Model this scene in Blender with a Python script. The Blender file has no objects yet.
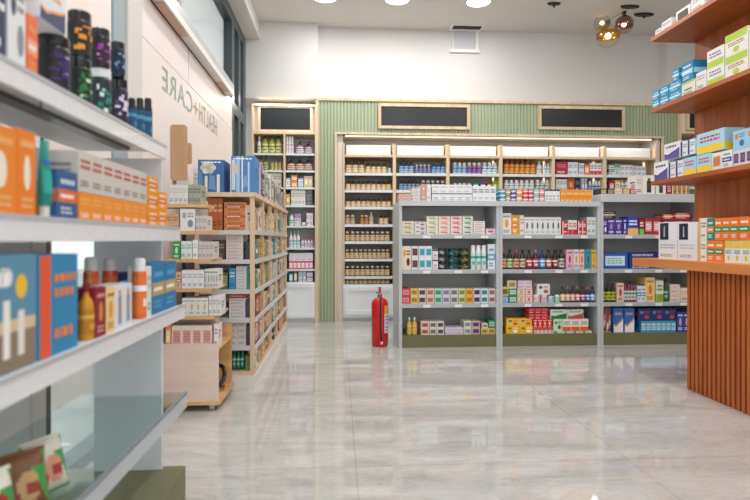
import bpy, math, random
from math import sin, cos, pi, radians
from mathutils import Vector
random.seed(7)
S = bpy.context.scene
COL = S.collection
# ------------------------------------------------------------------ camera geometry
F = 550.0; CH = 1.01
A = math.atan(37/F); SA = sin(A); CA = cos(A)
def PY(x, y, Y):
    cx = (x-375)/F; t = Y/(CA-cx*SA)
    return t*(SA+cx*CA), CH+t*(240-y)/F
def PX(x, y, X):
    cx = (x-375)/F; t = X/(SA+cx*CA)
    return t*(CA-cx*SA), CH+t*(240-y)/F
# ------------------------------------------------------------------ materials
def lin(c):
    c = c/255
    return c/12.92 if c <= .04045 else ((c+.055)/1.055)**2.4
def hx(s):
    s = s.lstrip('#')
    if len(s) == 3: s = ''.join(k*2 for k in s)
    return tuple(lin(int(s[i:i+2], 16)) for i in (0, 2, 4))+(1,)
MATS = {}
def newmat(name):
    m = bpy.data.materials.new(name); m.use_nodes = True
    MATS[name] = m
    nt = m.node_tree; b = nt.nodes['Principled BSDF']
    return m, nt, b
def N(nt, t, **kw):
    n = nt.nodes.new(t)
    for k, v in kw.items(): setattr(n, k, v)
    return n
def attr_mat(name, rough, metal=0, bump=0, coat=0):
    m, nt, b = newmat(name)
    a = N(nt, 'ShaderNodeAttribute'); a.attribute_name = 'Col'
    nz = N(nt, 'ShaderNodeTexNoise'); nz.inputs['Scale'].default_value = 60
    mr = N(nt, 'ShaderNodeMapRange'); mr.inputs['To Min'].default_value = rough*.85; mr.inputs['To Max'].default_value = rough*1.15
    nt.links.new(nz.outputs['Fac'], mr.inputs['Value']); nt.links.new(mr.outputs['Result'], b.inputs['Roughness'])
    nt.links.new(a.outputs['Color'], b.inputs['Base Color'])
    b.inputs['Metallic'].default_value = metal
    b.inputs['Coat Weight'].default_value = coat
    if bump:
        bp = N(nt, 'ShaderNodeBump'); bp.inputs['Strength'].default_value = bump
        nt.links.new(nz.outputs['Fac'], bp.inputs['Height']); nt.links.new(bp.outputs['Normal'], b.inputs['Normal'])
attr_mat('card', .5); attr_mat('plastic', .28, coat=.2); attr_mat('paint', .6); attr_mat('powder_metal', .38); attr_mat('foil', .5, coat=.05, bump=.15)
attr_mat('chrome', .2, metal=1)
def wood_mat(name, c1, c2, scale, rough, axis_stretch=(1, 1, .08), plank=None):
    m, nt, b = newmat(name)
    tc = N(nt, 'ShaderNodeTexCoord'); mp = N(nt, 'ShaderNodeMapping'); mp.inputs['Scale'].default_value = axis_stretch
    nz = N(nt, 'ShaderNodeTexNoise'); nz.inputs['Scale'].default_value = scale; nz.inputs['Detail'].default_value = 6; nz.inputs['Distortion'].default_value = .6
    cr = N(nt, 'ShaderNodeValToRGB'); cr.color_ramp.elements[0].position = .3; cr.color_ramp.elements[1].position = .7
    cr.color_ramp.elements[0].color = hx(c1); cr.color_ramp.elements[1].color = hx(c2)
    nt.links.new(tc.outputs['Object'], mp.inputs['Vector']); nt.links.new(mp.outputs['Vector'], nz.inputs['Vector'])
    nt.links.new(nz.outputs['Fac'], cr.inputs['Fac']); nt.links.new(cr.outputs['Color'], b.inputs['Base Color'])
    b.inputs['Roughness'].default_value = rough
wood_mat('oak', 'd3b894', 'ebd5b6', 14, .5)
wood_mat('oak_board', 'c99a62', 'e6bd88', 14, .45, (.1, 1, 1))
wood_mat('birch', 'dcc3b2', 'e8d5c8', 10, .5, (.15, 1, 1))
wood_mat('paddle', 'b08a66', 'c6a27e', 9, .55)
wood_mat('mahogany', 'a2501f', 'c46e34', 16, .42)
wood_mat('mahogany_shelf', 'a2501f', 'be692f', 16, .36, (1, .08, 1))
wood_mat('counter_top', 'cc7838', 'e0924e', 14, .32, (1, .08, 1))
def paint_mat(name, c1, c2, scale=3, rough=.7):
    m, nt, b = newmat(name)
    nz = N(nt, 'ShaderNodeTexNoise'); nz.inputs['Scale'].default_value = scale
    mx = N(nt, 'ShaderNodeMix', data_type='RGBA'); mx.inputs[6].default_value = hx(c1); mx.inputs[7].default_value = hx(c2)
    nt.links.new(nz.outputs['Fac'], mx.inputs[0]); nt.links.new(mx.outputs[2], b.inputs['Base Color']); b.inputs['Roughness'].default_value = rough
paint_mat('wall_paint', 'd6d5d3', 'dbdad8'); paint_mat('ceiling_paint', 'd8d6d3', 'dcdad7')
paint_mat('sage', 'a3b092', 'abb89a', 2, .5); paint_mat('vinyl', 'eadfd8', 'efe5df', 2, .5)
paint_mat('pavement', 'b9b7b2', 'c8c6c1', 5); paint_mat('facade', 'cfc9c0', 'd9d3ca', 1.5)
paint_mat('foliage', '2f5a3a', '5c8a55', 12); paint_mat('olive', '6b6a4a', '74724f', 4, .45)
paint_mat('screen', '15181b', '1d2124', 3, .3)
# marble floor
m, nt, b = newmat('marble')
tc = N(nt, 'ShaderNodeTexCoord')
mp = N(nt, 'ShaderNodeMapping'); mp.inputs['Scale'].default_value = (.5, 1.7, 1); mp.inputs['Rotation'].default_value = (0, 0, .12)
nz = N(nt, 'ShaderNodeTexNoise'); nz.inputs['Scale'].default_value = 2.2; nz.inputs['Detail'].default_value = 9; nz.inputs['Distortion'].default_value = 1.4; nz.inputs['Roughness'].default_value = .62
cr = N(nt, 'ShaderNodeValToRGB'); e = cr.color_ramp.elements
e[0].position = .33; e[0].color = hx('b4b3b0'); e[1].position = .62; e[1].color = hx('c9c7c4')
e2 = cr.color_ramp.elements.new(.47); e2.color = hx('c0bebb')
br = N(nt, 'ShaderNodeTexBrick'); br.offset = 0; br.inputs['Scale'].default_value = 1; br.inputs['Brick Width'].default_value = 1.25; br.inputs['Row Height'].default_value = 2.8
br.inputs['Mortar Size'].default_value = .0022; br.inputs['Mortar Smooth'].default_value = 0
br.inputs['Color1'].default_value = (1, 1, 1, 1); br.inputs['Color2'].default_value = (.97, .97, .97, 1); br.inputs['Mortar'].default_value = (.72, .70, .68, 1)
mp2 = N(nt, 'ShaderNodeMapping'); mp2.inputs['Location'].default_value = (-.08, .35, 0)
mx = N(nt, 'ShaderNodeMix', data_type='RGBA', blend_type='MULTIPLY'); mx.inputs[0].default_value = 1
nt.links.new(tc.outputs['Object'], mp.inputs['Vector']); nt.links.new(mp.outputs['Vector'], nz.inputs['Vector']); nt.links.new(nz.outputs['Fac'], cr.inputs['Fac'])
nt.links.new(tc.outputs['Object'], mp2.inputs['Vector']); nt.links.new(mp2.outputs['Vector'], br.inputs['Vector'])
vn = N(nt, 'ShaderNodeTexNoise'); vn.inputs['Scale'].default_value = 5; vn.inputs['Detail'].default_value = 12; vn.inputs['Distortion'].default_value = 2.5; vn.inputs['Roughness'].default_value = .7
vr = N(nt, 'ShaderNodeValToRGB'); q = vr.color_ramp.elements; q[0].position = .47; q[0].color = (1, 1, 1, 1); q[1].position = .53; q[1].color = (1, 1, 1, 1); q2 = vr.color_ramp.elements.new(.5); q2.color = (.86, .83, .79, 1)
nt.links.new(mp.outputs['Vector'], vn.inputs['Vector']); nt.links.new(vn.outputs['Fac'], vr.inputs['Fac'])
vm = N(nt, 'ShaderNodeMix', data_type='RGBA', blend_type='MULTIPLY'); vm.inputs[0].default_value = 1
nt.links.new(cr.outputs['Color'], vm.inputs[6]); nt.links.new(vr.outputs['Color'], vm.inputs[7]); nt.links.new(vm.outputs[2], mx.inputs[6]); nt.links.new(br.outputs['Color'], mx.inputs[7]); nt.links.new(mx.outputs[2], b.inputs['Base Color'])
b.inputs['Roughness'].default_value = .045; b.inputs['IOR'].default_value = 1.7
# thin glass: transparent + glossy by fresnel
def glass_mat(name, tint, refl=1.0, rough=.02):
    m = bpy.data.materials.new(name); m.use_nodes = True; MATS[name] = m; nt = m.node_tree
    nt.nodes.remove(nt.nodes['Principled BSDF']); out = nt.nodes['Material Output']
    tr = N(nt, 'ShaderNodeBsdfTransparent'); tr.inputs[0].default_value = tint
    gl = N(nt, 'ShaderNodeBsdfGlossy'); gl.inputs['Roughness'].default_value = rough
    fr = N(nt, 'ShaderNodeLayerWeight'); fr.inputs['Blend'].default_value = .5
    pw = N(nt, 'ShaderNodeMath', operation='POWER'); pw.inputs[1].default_value = 3.5; ad = N(nt, 'ShaderNodeMath', operation='ADD'); ad.inputs[1].default_value = .05
    nt.links.new(fr.outputs['Facing'], pw.inputs[0]); nt.links.new(pw.outputs[0], ad.inputs[0]); fr = ad
    mm = N(nt, 'ShaderNodeMath', operation='MULTIPLY'); mm.inputs[1].default_value = refl
    nt.links.new(fr.outputs[0], mm.inputs[0])
    mx = N(nt, 'ShaderNodeMixShader'); nt.links.new(mm.outputs[0], mx.inputs[0]); nt.links.new(tr.outputs[0], mx.inputs[1]); nt.links.new(gl.outputs[0], mx.inputs[2])
    nt.links.new(mx.outputs[0], out.inputs['Surface'])
glass_mat('window_glass', (.93, .96, .95, 1)); glass_mat('shelf_glass', (.88, .95, .955, 1), .5); glass_mat('clear_plastic', (.86, .9, .93, 1), .9, .15)
glass_mat('globe_glass', (.9, .88, .86, 1), 1.0); glass_mat('amber_glass', (.98, .94, .86, 1), 1.0); glass_mat('smoke_glass', (.86, .78, .76, 1), 1.3)
m, nt, b = newmat('frosted_strip'); b.inputs['Base Color'].default_value = hx('d4dce2'); b.inputs['Roughness'].default_value = .3; b.inputs['Alpha'].default_value = .6
m, nt, b = newmat('gold_mirror'); b.inputs['Base Color'].default_value = hx('d9a441'); b.inputs['Metallic'].default_value = 1; b.inputs['Roughness'].default_value = .18
m, nt, b = newmat('rose_mirror'); b.inputs['Base Color'].default_value = hx('b08a84'); b.inputs['Metallic'].default_value = 1; b.inputs['Roughness'].default_value = .15
def emit_mat(name, c, s):
    m, nt, b = newmat(name); b.inputs['Base Color'].default_value = hx(c); b.inputs['Emission Color'].default_value = hx(c); b.inputs['Emission Strength'].default_value = s
emit_mat('lamp_glow', 'fff8ee', 6)
emit_mat('led_glow', 'fff0d8', .9)
emit_mat('bulb_glow', 'ffe2b0', 4)
# ------------------------------------------------------------------ mesh builder
class MB:
    def __init__(s): s.v = []; s.f = []; s.c = []; s.m = []; s.sm = []
    def face(s, pts, c='fff', m=0, smooth=False):
        n = len(s.v); s.v += [tuple(p) for p in pts]; s.f.append(tuple(range(n, n+len(pts)))); s.c.append(c); s.m.append(m); s.sm.append(smooth)
    def idx(s, verts, faces, c='fff', m=0, smooth=False):
        n = len(s.v); s.v += [tuple(p) for p in verts]
        for f in faces: s.f.append(tuple(n+i for i in f)); s.c.append(c); s.m.append(m); s.sm.append(smooth)
    def box(s, x0, x1, y0, y1, z0, z1, c='fff', m=0, ch=0):
        x0, x1 = sorted((x0, x1)); y0, y1 = sorted((y0, y1)); z0, z1 = sorted((z0, z1))
        if ch <= 0:
            v = [(x, y, z) for z in (z0, z1) for x, y in ((x0, y0), (x1, y0), (x1, y1), (x0, y1))]
            s.idx(v, [(3, 2, 1, 0), (4, 5, 6, 7), (0, 1, 5, 4), (1, 2, 6, 5), (2, 3, 7, 6), (3, 0, 4, 7)], c, m)
        else:
            o = [(x0+ch, y0), (x1-ch, y0), (x1, y0+ch), (x1, y1-ch), (x1-ch, y1), (x0+ch, y1), (x0, y1-ch), (x0, y0+ch)]
            v = [(x, y, z) for z in (z0, z1) for x, y in o]
            s.idx(v, [tuple(range(7, -1, -1)), tuple(range(8, 16))]+[(i, (i+1) % 8, 8+(i+1) % 8, 8+i) for i in range(8)], c, m)
        return s
    def lathe(s, prof, c='fff', m=0, seg=16, cx=0, cy=0, sx=1, sy=1, smooth=True, caps=True):
        v = []; k = len(prof)
        for r, z in prof:
            for i in range(seg):
                a = 2*pi*i/seg; v.append((cx+sx*r*cos(a), cy+sy*r*sin(a), z))
        fs = [(j*seg+i, j*seg+(i+1) % seg, (j+1)*seg+(i+1) % seg, (j+1)*seg+i) for j in range(k-1) for i in range(seg)]
        s.idx(v, fs, c, m, smooth)
        if caps:
            s.face([v[i] for i in range(seg-1, -1, -1)], c, m); s.face([v[(k-1)*seg+i] for i in range(seg)], c, m)
        return s
    def tube(s, pts, r, c='fff', m=0, seg=8):
        pts = [Vector(p) for p in pts]; v = []
        for i, p in enumerate(pts):
            d = (pts[min(i+1, len(pts)-1)]-pts[max(i-1, 0)]).normalized()
            u = d.cross(Vector((0, 0, 1)) if abs(d.z) < .9 else Vector((1, 0, 0))).normalized(); w = d.cross(u)
            for k in range(seg):
                a = 2*pi*k/seg; v.append(p+r*(cos(a)*u+sin(a)*w))
        n = len(pts)
        fs = [(j*seg+i, j*seg+(i+1) % seg, (j+1)*seg+(i+1) % seg, (j+1)*seg+i) for j in range(n-1) for i in range(seg)]
        fs += [tuple(range(seg)), tuple((n-1)*seg+i for i in range(seg))]
        s.idx(v, fs, c, m, True); return s
    def mesh(s, name, mats):
        me = bpy.data.meshes.new(name); me.from_pydata(s.v, [], s.f); me.validate(clean_customdata=False)
        for x in ([mats] if isinstance(mats, str) else mats): me.materials.append(MATS[x])
        a = me.color_attributes.new('Col', 'FLOAT_COLOR', 'CORNER')
        data = []
        cc = {}
        for p in me.polygons:
            c = s.c[p.index]
            if c not in cc: cc[c] = hx(c)
            data += list(cc[c])*p.loop_total
            p.material_index = s.m[p.index]; p.use_smooth = s.sm[p.index]
        a.data.foreach_set('color', data); me.update()
        return me
    def obj(s, name, mats, parent=None, loc=(0, 0, 0), rz=0):
        o = bpy.data.objects.new(name, s.mesh(name, mats)); COL.objects.link(o); o.parent = parent; o.location = loc; o.rotation_euler.z = rz
        return o
LABELS = {}
def tag(o, label, cat, group=None):
    o['label'] = label; o['category'] = cat
    if group: o['group'] = group
    n = len(label.replace(',', ' ').split())
    if n < 4 or n > 16: print('LABEL LENGTH', n, label)
    if label in LABELS: print('DUP LABEL', label)
    LABELS[label] = 1
    return o
def struct(o): o['kind'] = 'structure'; return o
def empty(name, loc, rz=0):
    o = bpy.data.objects.new(name, None); COL.objects.link(o); o.location = loc; o.rotation_euler.z = rz; o.empty_display_size = .05; return o
# ------------------------------------------------------------------ printed cartons
def words(u0, v0, u1, v1, c, lines=2):
    out = []; h = (v1-v0)/lines
    for k in range(lines):
        u = u0; v = v1-(k+1)*h
        while u < u1-.03:
            w = random.uniform(.06, .16)
            out.append(('r', u, v+h*.2, min(u+w, u1), v+h*.75, c)); u += w+.035
    return out
def design(d, c2, c3):
    if not d: return [], False
    if d == 'band': return [('r', 0, .36, 1, .62, c2)]+words(.15, .7, .85, .88, c3, 1)+words(.12, .42, .8, .56, 'fff', 1)+words(.15, .1, .7, .28, c3, 2), True
    if d == 'top': return [('r', 0, .66, 1, 1, c2)]+words(.12, .4, .88, .6, c3, 2)+[('e', .35, .08, .65, .34, c2)], True
    if d == 'bot': return [('r', 0, 0, 1, .36, c2)]+words(.12, .5, .88, .85, c3, 2), True
    if d == 'logo': return [('e', .3, .3, .7, .72, c2)]+words(.12, .78, .88, .92, c3, 1)+words(.15, .08, .8, .24, c3, 2), False
    if d == 'side': return [('r', 0, 0, .26, 1, c2)]+words(.36, .55, .95, .85, c3, 2)+words(.36, .12, .85, .3, c3, 1), False
    if d == 'label': return [('r', .1, .2, .9, .8, c2)]+words(.18, .3, .82, .7, c3, 3), False
    if d == 'text': return words(.1, .55, .9, .85, c2, 2)+words(.1, .12, .75, .3, c3, 2), False
    if d == 'wave': return [('p', [(0, 0), (1, 0), (1, .55), (.75, .42), (.5, .34), (.25, .22), (0, .3)], c2), ('p', [(0, .3), (.25, .22), (.5, .34), (.75, .42), (1, .55), (1, .62), (.75, .5), (.5, .42), (.25, .3), (0, .38)], c3)]+words(.1, .68, .85, .88, c3, 1), False
    if d == 'panel': return [('r', .06, .03, .56, .97, c2), ('p', [(.27, .2), (.36, .2), (.34, .8), (.29, .8)], c3)], False
    if d == 'tube': return [('r', .3, .1, .7, .75, c2), ('r', .38, .75, .62, .9, c3)]+words(.34, .3, .66, .6, c3, 3), False
    if d == 'lip': return [('p', [(.1, .5), (.35, .68), (.5, .62), (.65, .68), (.9, .5), (.65, .33), (.5, .38), (.35, .33)], c2)]+words(.15, .78, .8, .92, c3, 1)+words(.55, .08, .95, .24, c3, 1), False
    if d == 'cap': return [('r', 0, .86, 1, 1, c2), ('r', .2, .4, .8, .5, c3)]+words(.15, .1, .8, .3, c3, 2), True
    if d == 'flower': return [('r', .25, 0, .36, .5, c2), ('r', .74, 0, .86, .55, c2), ('p', [(0, 0), (.2, 0), (.12, .6), (0, .7)], '5c8cc0'), ('p', [(.4, .1), (.7, .05), (.66, .5), (.45, .55)], '6c98c8')]+[('e', .38+.2*cos(k*1.05)-.13, .76+.12*sin(k*1.05)-.09, .38+.2*cos(k*1.05)+.13, .76+.12*sin(k*1.05)+.09, ['d8dcd4', 'b8c4c8'][k % 2]) for k in range(6)]+[('e', .28, .68, .48, .84, 'c8b878')]+words(.1, .9, .9, .97, 'fff', 1), False
    if d == 'strips': return [('r', 0, .06, .16, .9, c2), ('r', .2, 0, .36, 1, 'a8c8e4'), ('r', .44, 0, .5, 1, 'f0f4f8'), ('r', .72, 0, .80, .85, c2), ('p', [(.5, .1), (.7, .2), (.66, .5), (.52, .4)], '7cacd8'), ('e', .04, .5, .3, .8, 'd8c8b8')]+words(.08, .9, .9, .97, 'fff', 1), False
    if d == 'stars': return [('e', .12, .55, .42, .85, c2), ('e', .5, .15, .9, .5, c3)]+words(.5, .6, .92, .85, c3, 2), False
    if d == 'scape': return [('r', 0, 0, 1, .34, c3), ('r', 0, .34, 1, .45, 'd8c79f'), ('r', .3, .12, .4, .55, 'e9e6dd'), ('r', .5, .12, .6, .62, 'f4f1ea'), ('r', .72, .12, .82, .52, 'e9e6dd'), ('e', .68, .62, .86, .84, 'f3c62a')]+words(.08, .7, .6, .92, 'fff', 1), False
    return [], False
CACHE = {}
def carton_mesh(w, d, h, c1, des, c2, c3):
    key = ('c', round(w, 4), round(d, 4), round(h, 4), c1, des, c2, c3)
    if key in CACHE: return CACHE[key]
    b = MB(); b.box(-w/2, w/2, 0, d, 0, h, c1, 0, min(.0016, w*.06))
    pt, wrap = design(des, c2, c3)
    def put(fn):
        for p in pt:
            if p[0] == 'r':
                _, a0, b0, a1, b1, c = p; b.face([fn(a0, b0), fn(a1, b0), fn(a1, b1), fn(a0, b1)], c)
            elif p[0] == 'e':
                _, a0, b0, a1, b1, c = p
                b.face([fn((a0+a1)/2+(a1-a0)/2*cos(t*pi/7), (b0+b1)/2+(b1-b0)/2*sin(t*pi/7)) for t in range(14)], c)
            else: b.face([fn(*q) for q in p[1]], p[2])
    lay = [0]
    eps = .0005; m = .03
    def fr(u, v): return (-w/2+w*(m+(1-2*m)*u), -eps-lay[0], h*(.01+.98*v))
    # later patches lie a little further out so they never fight
    for i, p in enumerate(list(pt)):
        lay[0] = i*.00003; cur = [p]
        save = pt; pt = cur; put(fr); pt = save
    if wrap:
        p = pt[0]; lay[0] = 0
        for sx in (-1, 1):
            q = [(sx*(w/2+eps), d*.03, h*p[2]), (sx*(w/2+eps), d*.97, h*p[2]), (sx*(w/2+eps), d*.97, h*(.01+.98*p[4])), (sx*(w/2+eps), d*.03, h*(.01+.98*p[4]))]
            b.face(q if sx > 0 else q[::-1], p[5])
    elif pt:
        # small print block on both ends
        for sx in (-1, 1):
            for v0, v1, a in ((.62, .7, .7), (.5, .55, .55), (.4, .45, .62)):
                q = [(sx*(w/2+eps), d*.15, h*v0), (sx*(w/2+eps), d*a, h*v0), (sx*(w/2+eps), d*a, h*v1), (sx*(w/2+eps), d*.15, h*v1)]
                b.face(q if sx > 0 else q[::-1], c3 if c3 != 'fff' else c2)
    # tuck flap: a thin raised lid sheet with a gap line on the top
    b.box(-w/2+w*.04, w/2-w*.04, d*.04, d*.92, h, h+.0006, c1)
    me = b.mesh('carton', 'card'); CACHE[key] = me
    return me
# ------------------------------------------------------------------ bottles and jars: lists of (part, mesh)
def vessel(kind, r, h, cs):
    cs = tuple(cs)+('fff',)*(4-len(cs)); body, cap, lab, lab2 = cs[:4]
    key = (kind, round(r, 4), round(h, 4), cs)
    if key in CACHE: return CACHE[key]
    P = []
    def part(n, b, m='plastic'): P.append((n, b.mesh(n, m)))
    def wraplabel(z0, z1, rr, extra=True, sy=1):
        b = MB(); b.lathe([(rr+.0006, z0), (rr+.0006, z1)], lab, 0, 20, caps=False, sy=sy)
        if extra:
            zm = z0+(z1-z0)*.62; b.lathe([(rr+.001, zm), (rr+.001, zm+(z1-z0)*.16)], lab2, 0, 20, caps=False, sy=sy)
            n = 5
            for k in range(n):   # little printed marks round the label
                a = -pi/2+(k-2)*.28; q = []
                for da, z in ((-.1, z0+(z1-z0)*.2), (.1, z0+(z1-z0)*.2), (.1, z0+(z1-z0)*.42), (-.1, z0+(z1-z0)*.42)):
                    q.append(((rr+.0012)*cos(a+da), sy*(rr+.0012)*sin(a+da), z))
                b.face(q, lab2)
        part('label', b, 'card')
    if kind == 'jar':
        part('jar_body', MB().lathe([(r*.92, 0), (r, h*.03), (r, h*.68), (r*.9, h*.77), (r*.62, h*.82)], body))
        b = MB(); b.lathe([(r*.68, h*.82), (r*.7, h*.84), (r*.7, h*.97), (r*.64, h)], cap, 0, 18, smooth=False); part('lid', b)
        wraplabel(h*.1, h*.66, r)
    elif kind == 'tub':
        part('tub_body', MB().lathe([(r*.94, 0), (r, h*.03), (r, h*.8), (r*.95, h*.82)], body))
        b = MB(); b.lathe([(r*.97, h*.82), (r*1.0, h*.83), (r*1.0, h*.97), (r*.95, h)], cap, 0, 24, smooth=False); part('lid', b)
        b = MB(); b.lathe([(r+.0006, h*.06), (r+.0006, h*.77)], body, 0, 24, caps=False)
        rng = random.Random(hash(lab) % 97 if False else sum(map(ord, lab)))
        for k in range(34):
            a = rng.uniform(-pi*.95, .1); z = h*rng.uniform(.12, .66); dz = h*rng.uniform(.03, .11); da = rng.uniform(.08, .3); rr = r+.001+.00003*k
            c = lab if rng.random() < .72 else lab2
            n = 4; q0 = [(rr*cos(a+da*(u/n*2-1)), rr*sin(a+da*(u/n*2-1))) for u in range(n+1)]
            for (xa, ya), (xb, yb) in zip(q0, q0[1:]): b.face([(xa, ya, z), (xb, yb, z), (xb, yb, z+dz), (xa, ya, z+dz)], c)
        part('label', b, 'card')
    elif kind == 'bottle':
        part('bottle_body', MB().lathe([(r*.9, 0), (r, h*.03), (r, h*.58), (r*.85, h*.68), (r*.4, h*.77), (r*.36, h*.84)], body))
        b = MB(); b.lathe([(r*.45, h*.84), (r*.45, h*.98), (r*.38, h)], cap, 0, 14, smooth=False); part('cap', b)
        wraplabel(h*.1, h*.54, r)
    elif kind == 'can':
        part('can_body', MB().lathe([(r*.95, 0), (r, h*.02), (r, h*.74), (r*.92, h*.78)], body))
        b = MB(); b.lathe([(r*.86, h*.78), (r*.86, h*.95), (r*.72, h*.99), (r*.4, h)], cap, 0, 18); part('cap', b)
        wraplabel(h*.08, h*.68, r)
    elif kind == 'pump':
        part('bottle_body', MB().lathe([(r*.92, 0), (r, h*.03), (r, h*.62), (r*.8, h*.68), (r*.3, h*.72), (r*.3, h*.76)], body, sy=.8))
        b = MB(); b.lathe([(r*.36, h*.76), (r*.36, h*.83), (r*.12, h*.84), (r*.12, h*.94)], cap, 0, 12); b.box(-r*.2, r*.7, -r*.2, r*.2, h*.94, h, cap); part('pump_head', b)
        wraplabel(h*.12, h*.54, r, sy=.8)
    elif kind == 'tube':
        v = []; seg = 16; lv = [(0, r*.62, 1), (.16, r*.62, 1), (.18, r*.9, 1), (.5, r, .75), (.8, r, .4), (1, r*1.05, .07)]
        b = MB(); b.lathe([(r*.6, 0), (r*.62, .16*h)], cap, 0, 14, smooth=False); part('cap', b)
        b = MB(); ring = [[(rr*cos(2*pi*i/seg), rr*sy*sin(2*pi*i/seg), z*h) for i in range(seg)] for z, rr, sy in lv[1:]]
        vv = [p for q in ring for p in q]; n = len(ring)
        b.idx(vv, [(j*seg+i, j*seg+(i+1) % seg, (j+1)*seg+(i+1) % seg, (j+1)*seg+i) for j in range(n-1) for i in range(seg)], body, 0, True)
        b.face(ring[-1], body); part('tube_body', b)
        b = MB()
        for z0, z1, c in ((.32, .62, lab), (.68, .74, lab2)):
            def rad(z, i0=0):
                for (za, ra, sa), (zb, rb, sb) in zip(lv, lv[1:]):
                    if za <= z <= zb: k = (z-za)/(zb-za); return ra+(rb-ra)*k, sa+(sb-sa)*k
            rows = []
            for z in (z0, (z0+z1)/2, z1):
                rr, sy = rad(z); rows.append([((rr+.001)*cos(a), (rr*sy+.0012)*sin(a), z*h) for a in [-pi*.85+pi*.7*k/8 for k in range(9)]])
            vv = [p for q in rows for p in q]
            b.idx(vv, [(j*9+i, j*9+i+1, (j+1)*9+i+1, (j+1)*9+i) for j in range(2) for i in range(8)], c, 0, True)
        part('label', b, 'card')
    elif kind == 'bag':
        n = 16; b = MB(); d = r*.5
        def g(i, j, s):
            u = i/n*2-1; v = j/n; bulge = (1-u**4)*(1-(2*v-1)**4)
            return (u*r*(1-.05*sin(v*pi)), -d if False else -s*d*bulge, v*h)
        for s in (1, -1):
            vv = [g(i, j, s) for j in range(n+1) for i in range(n+1)]
            for j in range(n):
                for i in range(n):
                    c = body
                    if s > 0:
                        u = (i+.5)/n*2-1; v = (j+.5)/n*2-1
                        if abs(u) > .86 or v < -.86: c = body
                        elif (u-.1)**2+(v+.1)**2*.7 < .2: c = lab2 if (u-.25)**2+(v+.2)**2 < .06 else lab
                        elif v > .55: c = cap
                        elif (u+.6)**2+(v+.5)**2 < .12: c = lab2
                        elif u+v*.6 > .45: c = body
                        else: c = cap
                    k = [j*(n+1)+i, j*(n+1)+i+1, (j+1)*(n+1)+i+1, (j+1)*(n+1)+i]
                    if s < 0: k = k[::-1]
                    b.idx([vv[q] for q in k], [(0, 1, 2, 3)], c, 0, True)
        part('pouch', b, 'foil')
        b = MB(); b.box(-r, r, -.0015, .0015, h, h+h*.06, cap); part('seal_strip', b, 'foil')
    CACHE[key] = P
    return P
ORD = ['first', 'second', 'third', 'fourth', 'fifth', 'sixth', 'seventh', 'eighth', 'ninth', 'tenth', 'eleventh', 'twelfth', 'thirteenth', 'fourteenth']
def colword(i, n):
    if n == 1: return ''
    if n == 2: return ['left one', 'right one'][i]
    if i == n-1: return 'rightmost'
    return 'leftmost' if i == 0 else ORD[i]+' from left'
ROWW = {1: [''], 2: ['lower', 'upper'], 3: ['bottom', 'middle', 'top'], 4: ['bottom', 'second-lowest', 'second-highest', 'top'], 5: ['bottom', 'second-lowest', 'middle', 'second-highest', 'top'],
        6: ['bottom', 'second-lowest', 'third-lowest', 'third-highest', 'second-highest', 'top']}
CATS = {'jar': 'jar', 'tub': 'tub', 'bottle': 'bottle', 'can': 'spray can', 'pump': 'bottle', 'tube': 'tube', 'bag': 'packet', 'b': 'box'}
NAMES = {'jar': 'supplement_jar', 'tub': 'supplement_tub', 'bottle': 'bottle', 'can': 'spray_can', 'pump': 'pump_bottle', 'tube': 'cream_tube', 'bag': 'snack_packet', 'b': 'carton'}
def mk(kind, w, d, h, loc, rz, cs, des, label, group, name=None):
    cs = tuple(cs)
    if kind == 'b':
        c = cs+('333',)*(3-len(cs))
        me = carton_mesh(w, d, h, c[0], des, c[1], c[2])
        o = bpy.data.objects.new(name or 'carton', me); COL.objects.link(o)
    else:
        r = w/2
        if kind in ('jar', 'tub', 'bottle', 'can', 'pump', 'tube'): r = min(r, d/2)
        o = empty(name or NAMES[kind], (0, 0, 0))
        for pn, me in vessel(kind, r, h if kind != 'bag' else h*.94, cs):
            c = bpy.data.objects.new(pn, me); COL.objects.link(c); c.parent = o
    o.location = loc; o.rotation_euler.z = rz
    return tag(o, label, CATS[kind], group)
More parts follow.
